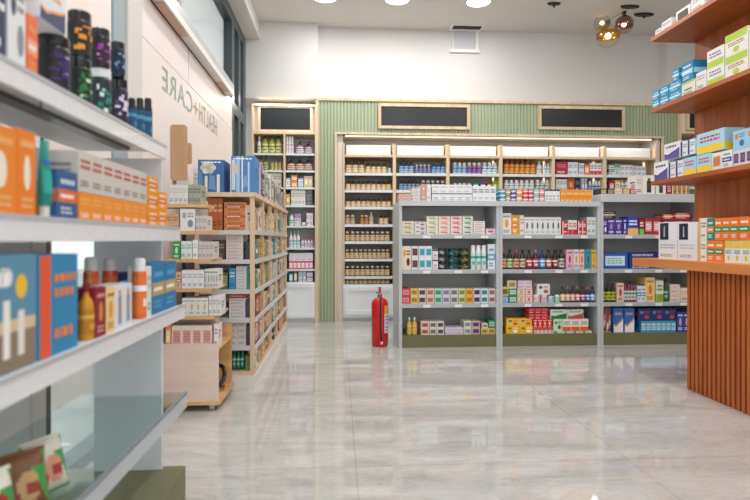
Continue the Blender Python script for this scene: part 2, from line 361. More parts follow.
class Shelf:
    """plane: 'Y' faces the room (-Y); 'L' faces +X; 'R' faces -X. a plane coordinate, z the shelf surface."""
    def __init__(s, plane, a, z, place, depth, lim=None, zmax=None): s.p = plane; s.a = a; s.z = z; s.place = place; s.d = depth; s.top = z; s.lim = lim; s.zmax = zmax
    def add(s, kind, x0, x1, yt, n, rows, cs, desc, des=None, d=None, on=None, back=0, name=None, jit=0, gap=None, cat=None, ordn=True):
        d = d or s.d; out = []
        a = s.a+back if s.p in 'YR' else s.a-back
        f = PY if s.p == 'Y' else PX
        zb = s.z if on is None else on
        q0 = f(x0, yt, a)[0]; q1 = f(x1, yt, a)[0]; zt = f((x0+x1)/2, yt, a)[1]
        lo, hi = min(q0, q1), max(q0, q1)
        if s.lim: lo = max(lo, s.lim[0]); hi = min(hi, s.lim[1])
        if s.zmax: zt = min(zt, s.zmax)
        w = (hi-lo)/n; h = max(.01, (zt-zb)/rows)
        if gap is None: gap = .001 if kind == 'b' else .004
        grp = None
        if n*rows > 1: grp = f'{desc}s on {s.place}' if not desc.endswith('s') else f'{desc} on {s.place}'
        for r in range(rows):
            for i in range(n):
                # column index counted from the left in the photo
                q = lo+w*(i+.5) if s.p in 'YL' else hi-w*(i+.5)
                q += 0
                ww = w-gap; dd = min(d, s.d+.02)
                if s.p == 'L' and kind in ('tub', 'can', 'bottle', 'pump', 'jar', 'tube'):
                    xm = x0+(x1-x0)*(i+.5)/n; rr = .03
                    for _ in range(6):
                        q = PX(xm, 240, a-rr)[0]; rr = min(.5*(x1-x0)/n*(q/CA)/F*.98, w*.49)
                    ww = 2*rr; d = max(d, ww); h = PX(xm, yt, a-rr)[1]-zb
                hh = h-(.0012 if kind == 'b' else 0)
                if kind == 'b': dep = 0
                elif kind == 'bag': dep = ww*.24+.01
                else: dep = min(ww, d)/2
                
                rz = {'Y': 0, 'L': pi/2, 'R': -pi/2}[s.p]
                jj = random.uniform(-jit, jit)
                if s.p == 'Y': loc = (q, a+dep+abs(jj), zb+r*h)
                elif s.p == 'L': loc = (a-dep-abs(jj), q, zb+r*h)
                else: loc = (a+dep+abs(jj), q, zb+r*h)
                parts = [' '.join(k for k in (ROWW.get(rows, ['']*rows)[r], desc) if k)]
                cw = colword(i, n)
                if cw: parts.append(cw)
                parts.append(s.place)
                out.append(mk(kind, ww, dd, hh, loc, rz, cs, des, ', '.join(parts), grp, name))
        s.top = zb+rows*h
        return s.top
# ------------------------------------------------------------------ setting
CEIL = 3.67; YW = 6.9; YG = 6.8; XL = -1.15
struct(MB().box(XL-.02, 4.6, -3, 7.4, -.1, 0).obj('floor', 'marble'))
struct(MB().box(XL, 4.6, -3, 7.4, CEIL, CEIL+.1).obj('ceiling', 'ceiling_paint'))
struct(MB().box(-1.35, 4.6, 7.25, 7.4, 0, CEIL).obj('wall_back', 'wall_paint'))
struct(MB().box(4.6, 4.7, -3, 7.4, 0, CEIL).obj('wall_right', 'wall_paint'))
# wall above the green cladding, and the pilasters left and right
def xw(px, Y=YG): return PY(px, 200, Y)[0]
GZ = PY(335, 101, YG)[1]
nx0, nx1 = xw(337), xw(661); nz1 = PY(337, 134.5, YG)[1]
struct(MB().box(xw(318, YW), 4.6, YW, 7.25, GZ, CEIL).obj('wall_upper_back', 'wall_paint'))
struct(MB().box(XL-.2, xw(318, YG), YG-.02, 7.25, GZ+.02, CEIL).obj('wall_upper_left', 'wall_paint'))
struct(MB().box(xw(664), 4.6, YG-.06, YW, GZ+.03, CEIL).obj('wall_upper_right', 'wall_paint'))
struct(MB().box(XL, 4.6, YG+.3, 7.25, 0, GZ).obj('wall_behind_shelves', 'wall_paint')) if False else None
# green ribbed cladding with niche cut out
gx0 = xw(317.5); gx1 = xw(679)
b = MB()
def ribs(x0, x1, z0, z1):
    b.box(x0, x1, YG, YW, z0, z1, m=0)
    n = max(1, int(round((x1-x0)/.042))); p = (x1-x0)/n
    for i in range(n):
        c = x0+(i+.5)*p; r = p*.40
        pr = [(c-r, YG), (c-r*.75, YG-.012), (c+r*.75, YG-.012), (c+r, YG)]
        for (a0, y0), (a1, y1) in zip(pr, pr[1:]): b.face([(a0, y0, z0), (a1, y1, z0), (a1, y1, z1), (a0, y0, z1)])
ribs(gx0, nx0, 0, GZ); ribs(nx1, gx1, 0, GZ); ribs(nx0, nx1, nz1, GZ)
struct(b.obj('wall_green_cladding', 'sage'))
b = MB(); b.box(gx0-.005, gx1, YG-.03, YW, GZ, GZ+.03); b.box(gx0-.02, gx0+.012, YG-.03, YG, 0, GZ)
struct(b.obj('trim_1', 'oak'))
b = MB(); t = .045
b.box(nx0-t*.6, nx0, YG-.03, YG+.4, 0, nz1+t*.6); b.box(nx1, nx1+t*.6, YG-.03, YG+.4, 0, nz1+t*.6); b.box(nx0, nx1, YG-.03, YG+.4, nz1, nz1+t*.6)
struct(b.obj('trim_2', 'oak'))
struct(MB().box(nx0, nx1, YG+.4, YG+.42, 0, nz1, 'cfcac2').obj('wall_niche', 'paint'))
# ------------------------------------------------------------------ left glazed wall
b = MB(); DK = '3c474c'
GLZ = []
def mullion(Y0, Y1, z0, z1, c=DK): b.box(XL-.06, XL+.03, Y0, Y1, z0, z1, c)
yA = PX(229, 50, XL)[0]
mullion(yA, yA+.14, 0, 3.45); mullion(6.3, 6.42, 0, 3.45); mullion(6.62, 6.78, 0, 3.45)
b.box(XL, XL+.02, 2.21, 2.25, 0, 3.45, '2c3638'); mullion(.5, .6, 0, 3.45); mullion(-1.2, -1.1, 0, 3.45); mullion(-3, -2.9, 0, 3.45); mullion(3.95, 4.03, 2.45, 3.45)
for y0, y1 in ((-2.9, -1.2), (-1.1, .5), (.6, 2.13), (2.175, yA), (yA+.14, 6.3), (6.42, 6.62)):
    mullion(y0, y1, 3.33, 3.45); mullion(y0, y1, 0, .06); mullion(y0, y1, 2.38, 2.5)
struct(b.obj('window_frame_left', 'powder_metal'))
b = MB(); b.box(XL-.02, XL-.012, -3, 6.78, .06, 3.33); struct(b.obj('window_1', 'window_glass'))
b = MB(); b.box(XL-.1, XL+.2, -3, YG-.02, 3.45, CEIL); struct(b.obj('wall_left', 'wall_paint'))
b = MB(); b.box(XL, XL+.05, 2.97, 3.18, 0, 3.45, 'd6d2cc'); b.box(XL, XL+.04, 2.81, 2.96, 0, 3.45, '9aabb0'); struct(b.obj('trim_3', 'paint'))
# white poster panels behind the glazing with the mirrored sign
root = empty('window_poster', (XL+.02, 4.2, 0)); tag(root, 'white window poster with mirrored green and brown lettering behind the wooden shelf', 'poster')
def rel(o, r): o.location = -Vector(r.location)
o = MB().box(XL+.02, XL+.035, 3.2, yA-.01, .06, 2.17).obj('poster_sheet', 'vinyl', root); rel(o, root)
o = MB().box(XL+.02, XL+.032, 3.2, 4.2, 2.18, 2.44).obj('poster_header', 'vinyl', root); rel(o, root)
o = MB().box(XL+.02, XL+.032, 4.215, yA-.01, 2.18, 2.44).obj('poster_header', 'vinyl', root); rel(o, root)
def text_mesh(txt, name, mapf, col, height):
    cu = bpy.data.curves.new('t', 'FONT'); cu.body = txt; cu.size = 1; cu.space_character = 1.12
    ob = bpy.data.objects.new('t', cu); COL.objects.link(ob)
    dg = bpy.context.evaluated_depsgraph_get(); dg.update()
    me = bpy.data.meshes.new_from_object(ob.evaluated_get(dg)); bpy.data.objects.remove(ob)
    xs = [v.co.x for v in me.vertices]; ys = [v.co.y for v in me.vertices]
    x0, x1, y0, y1 = min(xs), max(xs), min(ys), max(ys)
    for v in me.vertices: v.co = Vector(mapf((v.co.x-x0)/(x1-x0), (v.co.y-y0)/(y1-y0)))
    me.materials.clear(); me.materials.append(MATS['card'])
    a = me.color_attributes.new('Col', 'FLOAT_COLOR', 'CORNER'); cc = hx(col)
    for d in a.data: d.color = cc
    me.name = name
    o = bpy.data.objects.new(name, me); COL.objects.link(o); return o
SX = XL+.0375
for txt, y0, y1, c in (('HEALTH', PX(217, 100, SX)[0], PX(199.5, 100, SX)[0], 'b39a92'), ('+', PX(198.5, 100, SX)[0], PX(193.5, 100, SX)[0], 'd08a7a'), ('CARE', PX(192.5, 100, SX)[0], PX(162.5, 100, SX)[0], '93ad9b')):
    z0, z1 = (1.97, 2.12) if txt != '+' else (2.0, 2.09)
    o = text_mesh(txt, 'lettering', lambda u, v, y0=y0, y1=y1, z0=z0, z1=z1: (SX, y0+(y1-y0)*u, z0+(z1-z0)*v), c, .18)
    o.parent = root; rel(o, root)
root = empty('window_poster', (XL+.02, 2.5, 0)); tag(root, 'plain white poster sheet on the glazing above nearest shelf of jars', 'poster')
o = MB().box(XL+.02, XL+.035, 2.2, 2.79, 1.3, 3.3).obj('poster_sheet', 'vinyl', root); rel(o, root)
# poster rail
root = empty('display_rail', (XL+.1, 4, 2.43)); tag(root, 'long white display rail with painted orange reflections running above the window poster', 'rail')
o = MB().box(XL+.035, XL+.11, 3.2, 5.6, 2.45, 2.5, 'e6e4e0').obj('rail_channel', 'powder_metal', root); rel(o, root)
o = MB().box(XL+.095, XL+.11, 3.2, 5.6, 2.50, 2.56, 'b9bcbd').obj('rail_lip', 'powder_metal', root); rel(o, root)
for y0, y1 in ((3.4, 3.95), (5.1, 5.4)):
    o = MB().box(XL+.045, XL+.09, y0, y1, 2.438, 2.45, 'cfa98f').obj('painted_reflection', 'powder_metal', root); rel(o, root)  # tan strips paint in the orange reflections on the rail underside
# outdoors
struct(MB().box(-20, XL-.1, -8, 20, -.12, -.02).obj('outdoor_pavement', 'pavement'))
root = empty('building', (-9, 6, 0)); tag(root, 'pale building across the street seen through left windows', 'building')
o = MB().box(-10, -9, -6, 18, 0, 9).obj('facade', 'facade', root); rel(o, root)
for y in range(-4, 17, 3):
    for z in (1, 4.2, 7):
        o = MB().box(-9.0, -8.96, y, y+1.3, z, z+1.6, '55646a').obj('window', 'plastic', root); rel(o, root)
        if z > 1:
            o = MB().box(-9.0, -8.9, y-.1, y+1.4, z-.12, z-.02, 'dedad2').obj('window_sill', 'paint', root); rel(o, root)
b = MB(); 
for k in range(40):
    x, y = -3.6+random.uniform(-.3, .3), 5+random.uniform(-1.2, 1.2); zz = random.uniform(.35, .75)
    b.lathe([(.02, zz-.12), (.14, zz-.05), (.16, zz+.04), (.05, zz+.13)], seg=7, cx=x, cy=y)
root = empty('hedge', (-3.6, 5, -.02)); tag(root, 'low green hedge in a grey trough outside the window', 'hedge')
o = b.obj('foliage', 'foliage', root); rel(o, root)
o = MB().box(-3.95, -3.25, 3.7, 6.3, -.02, .34, 'c9c5bd').obj('trough', 'paint', root); rel(o, root)
root = empty('traffic_cone', (-2.35, 3.85, -.02)); tag(root, 'red traffic cone standing on pavement outside the window', 'cone')
MB().lathe([(.13, .03), (.03, .46), (.02, .47)], 'c8402e').obj('cone_body', 'plastic', root)
MB().box(-.17, .17, -.17, .17, 0, .03, 'c8402e').obj('cone_base', 'plastic', root)
# ------------------------------------------------------------------ back wall black signs
def sign(x0, x1, y0, y1, Y, label, fw=.035, c='oak'):
    X0, Z1 = PY(x0, y0, Y); X1, Z0 = PY(x1, y1, Y)
    r = empty('black_sign', ((X0+X1)/2, Y, Z0)); tag(r, label, 'sign', 'blank black signs along the back wall')
    W = X1-X0; H = Z1-Z0
    MB().box(-W/2, W/2, -.02, 0, 0, H).obj('sign_face', 'screen', r)
    b = MB(); b.box(-W/2-fw, W/2+fw, -.035, 0, H, H+fw); b.box(-W/2-fw, W/2+fw, -.035, 0, -fw, 0); b.box(-W/2-fw, -W/2, -.035, 0, 0, H); b.box(W/2, W/2+fw, -.035, 0, 0, H)
    b.obj('sign_frame', c, r)
sign(381, 466.5, 106.7, 127.2, YG-.012, 'blank black sign in pale wood frame above the niche, left of two')
sign(540.5, 621, 109, 128.2, YG-.012, 'blank black sign in pale wood frame above the niche, right of two')
b = MB(); b.box(nx0, xw(343)-.002, YG+.02, YG+.39, 0, nz1, 'e0d6c8'); b.box(xw(657)+.002, nx1, YG+.02, YG+.39, 0, nz1, 'e0d6c8')
struct(b.obj('wall_niche_returns', 'paint'))
# ------------------------------------------------------------------ niche shelving, six bays
nb = [xw(343), xw(394.5), xw(448), xw(501), xw(553.5), xw(605), xw(657)]
ROWY = [173, 190, 207, 224.5, 241.5, 259, 276.5]
ZR = [PY(368, y, YG)[1] for y in ROWY]; ZC = PY(368, 284.5, YG)[1]; ZT = PY(368, 154.5, YG)[1]
BAYN = ['jar bay at niche left end', 'second niche bay from left', 'third niche bay from left', 'fourth niche bay from left', 'fifth niche bay from left', 'sixth niche bay, right end']
ND = .37
for i in range(6):
    x0, x1 = nb[i], nb[i+1]
    r = empty('wall_shelf', ((x0+x1)/2, YG, 0)); tag(r, f'pale wood built-in wall shelf with white cabinet, {BAYN[i]}', 'shelf', 'shelf bays in the back wall niche')
    W = x1-x0; hw = W/2; p = .02
    for sx in (-1, 1):
        MB().box(sx*hw-(p if sx > 0 else 0), sx*hw+(0 if sx > 0 else p), .0, ND, ZC, ZT+.14).obj('upright', 'oak', r)
    for sx in ((1,) if i > 1 else ()):
        xa = sx*(hw-p-.003); MB().box(xa-.012*(sx > 0), xa+.012*(sx < 0), .25, .27, ZC, ZT-.03, 'f4ecd8').obj('led_strip', 'led_glow', r)
    MB().box(-hw+p, hw-p, -.005, ND, ZT-.03, ZT).obj('wooden_shelf', 'oak', r)
    MB().box(-hw+p+.02, hw-p-.02, .08, .3, ZT, ZT+.13, 'dcdfe2').obj('light_box', 'paint', r)
    for z in ZR:
        s = MB().box(-hw+p, hw-p, .02, ND, z-.018, z, 'c9cdd0').obj('shelf', 'powder_metal', r)
        MB().box(-hw+p+.002, hw-p-.002, .008, .02, z-.03, z+.004, 'e3e6e8').obj('price_strip', 'plastic', s)
    MB().box(-hw, hw, 0, ND, .05, ZC, 'e9edf0').obj('cabinet', 'paint', r)
    MB().box(-hw, hw, .03, ND, 0, .05, 'cfd3d6').obj('plinth', 'paint', r)
    b = MB(); dz0, dz1 = .09, ZC-.03
    b.box(-hw+.02, hw-.02, -.012, 0, dz0, dz1, 'eef1f4'); q = .05
    for a0, a1, c0, c1 in ((-hw+.02, hw-.02, dz1-q, dz1), (-hw+.02, hw-.02, dz0, dz0+q), (-hw+.02, -hw+.02+q, dz0+q, dz1-q), (hw-.02-q, hw-.02, dz0+q, dz1-q)): b.box(a0, a1, -.024, -.012, c0, c1, 'eef1f4')
    b.obj('cabinet_door', 'paint', r)
IY = YG+.05
def nsh(i, k): return Shelf('Y', IY, ZR[k]+.0005 if k < 7 else ZC+.0005, f'{["top","second","third","fourth","fifth","sixth","seventh","lowest"][k]} row, {["jar bay at niche left","niche bay two","niche bay three","niche bay four","niche bay five","niche bay six"][i]}', .14, (nb[i]+.024, nb[i+1]-.024), ZR[k-1]-.032 if 0 < k < 8 else None)
AM = ('5a3a1c', '2a2320', 'f2dcb6', 'd4ae7c')
s = nsh(0, 0); s.add('jar', 345.5, 365, 160.5, 3, 1, AM, 'large amber jar with tan label', jit=.01); s.add('jar', 365.5, 387, 163, 4, 1, AM, 'smaller amber jar with tan label'); s.add('jar', 387.5, 391.5, 166, 1, 1, ('7fa5b8', '2b5a78', 'dde6ea', '4a90a8'), 'tiny blue capped jar')
for k, y0, n, nm in ((1, 181, 9, 'amber jar with tan label'), (2, 198.5, 9, 'squat amber jar with tan label')):
    s = nsh(0, k); s.add('jar', 345.5, 391.5, y0, n, 1, AM, nm, jit=.012)
s = nsh(0, 3); s.add('jar', 345, 355, 215, 2, 1, ('8a6a45', 'efe9df', 'd9c4a4', 'a98a62'), 'white lidded tan jar'); s.add('jar', 360, 368.5, 215, 2, 1, ('7a4f28', 'e8e0d2', 'cf9a60', 'a06a38'), 'white lidded orange-tan jar'); s.add('bottle', 369, 373.5, 212, 1, 1, ('c9b08a', 'efe9df', 'ead9bb', 'a98a62'), 'taller pale tan bottle'); s.add('jar', 379, 388.5, 215, 2, 1, AM, 'amber jar with dark lid')
s = nsh(0, 4); s.add('jar', 345, 390, 231.5, 9, 1, ('4a301a', 'ece6dc', 'f0d8b0', 'cda678'), 'pale lidded amber jar', jit=.01)
s = nsh(0, 5); s.add('jar', 345, 390, 249.5, 10, 1, ('4a301a', 'e4d8c4', 'f0d8b0', 'cda678'), 'cream lidded amber jar', jit=.012)
s = nsh(0, 6); s.add('jar', 345, 390, 266, 9, 1, ('3b2616', 'ddd3c4', 'f0d8b0', 'cda678'), 'grey lidded amber jar', jit=.01)
s = nsh(0, 7); s.add('jar', 345, 390, 278, 10, 1, ('3b2616', 'cbb58e', 'f0d8b0', 'cda678'), 'short tan lidded amber jar', jit=.01)
# bays 2-6 rows 1,2
s = nsh(1, 0); s.add('jar', 399, 414, 162, 3, 1, ('28507e', '1d2b3c', 'b8cfe4', '2d6ca8'), 'blue jar with dark lid'); s.add('jar', 415, 431, 164.5, 4, 1, ('5e7f9c', 'dfe6ec', '6f86b4', 'b06a8a'), 'slate blue jar'); s.add('jar', 432, 446, 163.5, 3, 1, ('3a6ea8', '2b4a70', '9ec6e2', '1f4f9c'), 'bright blue jar')
s = nsh(1, 1); s.add('jar', 399, 420, 180.5, 5, 1, ('24364e', '1a2330', '9db6cc', '2c5a90'), 'dark navy jar'); s.add('jar', 421, 446, 180.5, 5, 1, ('5a5648', 'e6e2da', 'c9d0cc', '4a8a90'), 'small olive jar')
s = nsh(2, 0); s.add('jar', 453, 467, 162.5, 3, 1, ('c4d6de', 'f0f3f4', '9dc4d8', '4e8cb0'), 'light blue white lidded jar'); s.add('jar', 467.5, 482, 162.5, 3, 1, ('b8a2c4', 'f0f1f4', 'a06fb4', '6a3a8c'), 'purple white lidded jar'); s.add('jar', 482.5, 498, 162.5, 3, 1, ('bfd4dc', 'f0f3f4', 'e4eef2', '5a9cb0'), 'pale teal white lidded jar')
s = nsh(2, 1); s.add('jar', 453, 472, 183, 4, 1, ('d8dcdc', 'f4f4f2', 'cfd6d2', '7d9c8c'), 'white jar with grey label'); s.add('b', 473, 479, 183, 1, 1, ('1f8a84', 'fff', 'eee'), 'teal topped small carton', 'label'); s.add('b', 480, 486, 183, 1, 1, ('5a4a8c', 'fff', 'eee'), 'violet topped small carton', 'label'); s.add('b', 487, 491.5, 183, 1, 1, ('a83a34', 'fff', 'eee'), 'dark red small carton', 'label'); s.add('b', 492, 498.5, 181, 1, 1, ('8cb83a', 'e8f0c8', '4c6a1c'), 'lime green small carton', 'logo')
s = nsh(3, 0); s.add('jar', 504.5, 536, 159.5, 6, 1, ('8a3e14', '6a2c10', 'eaa648', 'c0741c'), 'amber orange jar with gold label'); s.add('bottle', 537, 543, 161, 1, 1, ('eef0ee', 'e8e4da', 'e6e0d0', 'b0a890'), 'white slim bottle'); s.add('jar', 544, 551.5, 163, 2, 1, ('d4dae0', 'c4ccd4', 'e8ecf0', '7e92a8'), 'silver grey jar')
s = nsh(3, 1); s.add('jar', 504.5, 535, 180, 6, 1, ('d9dde0', 'f2f3f4', 'eef0f0', '9aa6b0'), 'white jar with plain label'); s.add('jar', 536, 551, 180, 3, 1, ('cfd3d2', 'f2f3f4', 'd6e0dc', '4a6a60'), 'white jar with green print')
s = nsh(4, 0); s.add('b', 556, 567.5, 161.5, 1, 1, ('b81e44', 'e6809c', 'fff'), 'crimson carton with white print', 'text'); s.add('b', 568, 578, 162, 2, 1, ('e2e8ea', '6a9cb0', '44606c'), 'white carton with blue print', 'text'); s.add('b', 579, 584, 163, 1, 1, ('dfe4e8', '4a5a6c', '2c3a48'), 'grey white narrow carton', 'text'); s.add('b', 584.5, 589.5, 164, 1, 1, ('e67a22', 'f6c08a', 'fff'), 'orange small carton', 'label'); s.add('b', 590, 603.5, 163, 3, 1, ('eceef0', 'd04a40', '6a6a70'), 'white carton with red foot', 'bot')
s = nsh(4, 1); s.add('b', 556, 567, 179, 3, 1, ('dfe2e0', '6a8c7c', '4a5a54'), 'white slim carton with green marks', 'text'); s.add('b', 567.5, 574.5, 178, 1, 1, ('c8642c', 'f0b070', '2a2a2a'), 'orange black small carton', 'logo'); s.add('b', 575, 580, 179, 1, 1, ('26282c', '8a8e94', 'ccc'), 'black small carton', 'text'); s.add('b', 581, 587, 178, 2, 1, ('e4e6ea', '2c5aa0', '2c5aa0'), 'white carton with navy side', 'side'); s.add('jar', 589, 603, 181, 4, 1, ('dfe5ea', 'f2f3f4', 'a8c0d4', '2c5a90'), 'white blue labelled jar')
s = nsh(5, 0); s.add('b', 609, 614, 165, 1, 1, ('e2e8e4', '3e7a60', '3e7a60'), 'white carton with green band', 'band'); s.add('b', 614.5, 620, 163.5, 1, 1, ('dcebe4', '5aa88c', '3e7a60'), 'mint carton', 'top'); s.add('b', 620.5, 633, 165, 3, 1, ('e8ecec', 'b06a5c', '6c7a80'), 'white carton with rust line', 'text'); s.add('b', 633.5, 646, 166, 3, 1, ('e2e8ec', '4a7a9c', '304a60'), 'white carton with slate print', 'text')
s = nsh(5, 1); s.add('b', 609, 614.5, 181, 1, 1, ('a8262a', 'e8b0a0', 'fff'), 'dark red little carton', 'label'); s.add('b', 615, 620.5, 180, 1, 1, ('e0b430', 'fff', '6a4a10'), 'yellow little carton', 'label'); s.add('jar', 621, 645, 180, 6, 1, ('dfe2e2', 'c8a24a', 'e8e8e6', '6a6a68'), 'white gold lidded jar')
# ------------------------------------------------------------------ tall shelves with sign tops (left and right ends of wall)
def tall_unit(xa, xb, Y, label, place):
    x0, x1 = PY(xa, 200, Y)[0], PY(xb, 200, Y)[0]
    W = x1-x0; hw = W/2; r = empty('tall_shelf', ((x0+x1)/2, Y, 0)); tag(r, label, 'shelf', 'tall sign-topped shelves at wall ends')
    z1 = PY((xa+xb)/2, 104, Y)[1]; zt = PY((xa+xb)/2, 131.5, Y)[1]
    for sx in (-1, 1): MB().box(sx*hw-.025*(sx > 0), sx*hw+.025*(sx < 0), 0, .34, 0, z1).obj('upright', 'oak', r)
    MB().box(-.011, .011, 0, .34, .5, zt-.03).obj('divider', 'oak', r)
    MB().box(-hw+.025, hw-.025, 0, .34, z1-.025, z1).obj('top_board', 'oak', r)
    MB().box(-hw+.025, hw-.025, 0, .34, zt-.03, zt).obj('wooden_shelf', 'oak', r)
    MB().box(-hw+.025, hw-.025, .05, .07, zt, z1-.025, 'ece4d8').obj('header_panel', 'paint', r)
    MB().box(-hw, hw, .34, .36, 0, z1, 'dfe2e2').obj('back_panel', 'paint', r)
    f = MB().box(-.29, .31, .02, .05, z1-.31, z1-.045).obj('sign_face', 'screen', r)
    b = MB()
    for a0, a1, c0, c1 in ((-.32, .34, z1-.045, z1-.028), (-.32, .34, z1-.335, z1-.31), (-.32, -.29, z1-.31, z1-.045), (.31, .34, z1-.31, z1-.045)): b.box(a0, a1, .01, .05, c0, c1)
    b.obj('sign_frame', 'oak', r)
    zs = [PY((xa+xb)/2+15, y, Y)[1] for y in (153.5, 170.5, 187.5, 205.5, 226, 248, 269.5)]
    for z in zs:
        for sx in (-1, 1):
            s = MB().box(*sorted((sx*.012, sx*(hw-.026))), .03, .34, z-.012, z, 'cfe0dc').obj('shelf', 'powder_metal', r)
            MB().box(*sorted((sx*.014, sx*(hw-.028))), .02, .03, z-.02, z+.004, 'e3ecea').obj('price_strip', 'plastic', s)
    zc = PY((xa+xb)/2+15, 282.5, Y)[1]
    MB().box(-hw+.025, hw-.025, .01, .34, .05, zc, 'e9edf0').obj('cabinet', 'paint', r)
    MB().box(-hw+.025, hw-.025, .03, .34, 0, .05, 'cfd3d6').obj('plinth', 'paint', r)
    for sx in (-1, 1):
        b = MB(); e0, e1 = sorted((sx*.006, sx*(hw-.03))); b.box(e0, e1, 0, .01, .07, zc-.015, 'eff2f4')
        for a0, a1, c0, c1 in ((e0, e1, zc-.06, zc-.015), (e0, e1, .07, .115), (e0, e0+.04, .115, zc-.06), (e1-.04, e1, .115, zc-.06)): b.box(a0, a1, -.01, 0, c0, c1, 'eff2f4')
        b.obj('cabinet_door', 'paint', r)
    return zs, zc
YT = 6.74
zs, zc = tall_unit(251.5, 317, YT, 'tall pale wood shelf with black sign, left of the green wall', 'left')
tall_unit(679.5, 744, YT, 'tall pale wood shelf with black sign, right of the green wall', 'right')
TL, TR_ = PY(251.5, 200, YT)[0], PY(317, 200, YT)[0]; TM = (TL+TR_)/2
def tsh(k, col='right'): return Shelf('Y', YT+.045, (zs+[zc])[k]+.0005, f'{["top","second","third","fourth","fifth","sixth","seventh","lowest"][k]} row, tall left shelf, {col} column', .14, (TL+.028, TM-.014) if col == 'left' else (TM+.014, TR_-.028), (zs[k-1]-.022) if k else None)
s = tsh(0, 'left'); s.add('bottle', 257, 261, 136, 1, 1, ('e6e6dc', 'f2f2ee', 'dfe2c8', '8a8a6c'), 'white oil bottle'); s.add('bottle', 261.5, 281.5, 135.5, 3, 1, ('b8b84a', '2e3420', 'dfe0a0', '6c7a2c'), 'yellow green oil bottle')
s = tsh(1, 'left'); s.add('pump', 258, 268, 155, 2, 1, ('7a7240', '26241c', 'c8c48a', '5a5a2c'), 'olive pump bottle'); s.add('bottle', 270, 281.5, 159, 3, 1, ('a89a3c', '2e2a1a', 'e0d080', '5a5a2c'), 'golden oil bottle')
for k in (2, 3, 4):
    s = tsh(k, 'left'); s.add('b', 257, 281.5, [173, 191, 209][k-2], 6, 1, ('dcd8d0', 'a08c78', '5a5450'), 'white brown printed carton', 'text')
s = tsh(0); s.add('can', 286, 293.5, 136, 3, 1, ('eceaf0', 'f4f2f6', 'ece6f0', 'd0bcd8'), 'slim white can'); s.add('pump', 295.5, 303.5, 140.5, 1, 1, ('b06a8c', '1e2430', 'e8e6ea', '6a4a60'), 'mauve pump bottle'); s.add('pump', 304.5, 312.5, 141, 1, 1, ('6a2c5a', '1e2430', 'e8e0e8', '6a4a60'), 'plum pump bottle')
s = tsh(1); s.add('pump', 286.5, 312.5, 157.5, 3, 1, ('3a2a3c', '1c2230', 'e4c4b4', '8a6a60'), 'dark pump bottle with peach label')
s = tsh(2); s.add('b', 285.5, 290.5, 178, 1, 1, ('b9c8d2', 'fff', '4a6a80'), 'blue grey carton', 'label'); s.add('b', 291, 297.5, 175, 1, 2, ('e88a4c', 'f6c8a0', 'fff'), 'orange small carton', 'label'); s.add('b', 298, 303.5, 178, 1, 1, ('9cc0d4', 'fff', '4a6a80'), 'sky blue carton', 'label'); s.add('b', 304, 312.5, 176, 2, 1, ('ecdcb0', 'fff', 'b09a5a'), 'cream yellow carton', 'logo')
s = tsh(3); s.add('b', 285.5, 290, 194, 1, 1, ('e8c070', 'fff', 'a0742c'), 'yellow tan carton', 'logo'); s.add('b', 291, 305.5, 190, 4, 1, ('eceae4', 'c4bcae', '8a8478'), 'tall white carton', 'text'); s.add('b', 306, 312.5, 190, 1, 4, ('5a6468', 'c9d2d4', 'ccc'), 'stacked slate grey carton', 'text')
s = tsh(4); s.add('bottle', 289, 294, 212, 1, 1, ('dff0ee', '3a9c8c', 'e0f4f0', '3a9c8c'), 'mint capped bottle'); s.add('b', 294.5, 301, 214, 2, 1, ('ece8ee', 'b48ac0', '6a5a80'), 'lilac white carton', 'top'); s.add('b', 301.5, 306, 221, 1, 1, ('2c2c44', 'fff', 'ddd'), 'dark navy tiny carton', 'label'); s.add('b', 306.5, 313, 213, 2, 1, ('f0ecf0', 'd8a0b0', '8a6a78'), 'pink white carton', 'text')
s = tsh(5); s.add('bottle', 289, 300, 231, 3, 1, ('f0eef0', '8ac4d8', 'e8f0f4', '60a4c0'), 'white bottle with aqua cap'); s.add('bottle', 301, 313, 238, 4, 1, ('ecd4d8', 'e0607c', 'f4ecf0', '5a6ab4'), 'short pink capped bottle')
s = tsh(6); z = s.add('b', 289, 313, 261, 6, 1, ('e0607c', 'fff', 'f4c8d0'), 'pink little carton', 'label'); s.add('b', 289, 313, 253, 4, 1, ('eeeef2', 'dcdce4', '9aa0b0'), 'white carton atop pink cartons', 'text', on=z)
s = tsh(7); s.add('b', 289, 293, 273, 1, 1, ('4aa8b8', 'fff', 'dff'), 'turquoise carton', 'label'); s.add('b', 294, 297, 271.5, 1, 1, ('d88a4c', 'fff', 'ffe'), 'tan orange carton', 'label'); s.add('b', 298, 306, 271.5, 2, 1, ('e6e4ec', '3a9cac', '5a5a7c'), 'white teal carton', 'side'); s.add('b', 306.5, 313, 272, 1, 2, ('b49cc8', 'fff', '6a4a8c'), 'lavender carton', 'label')
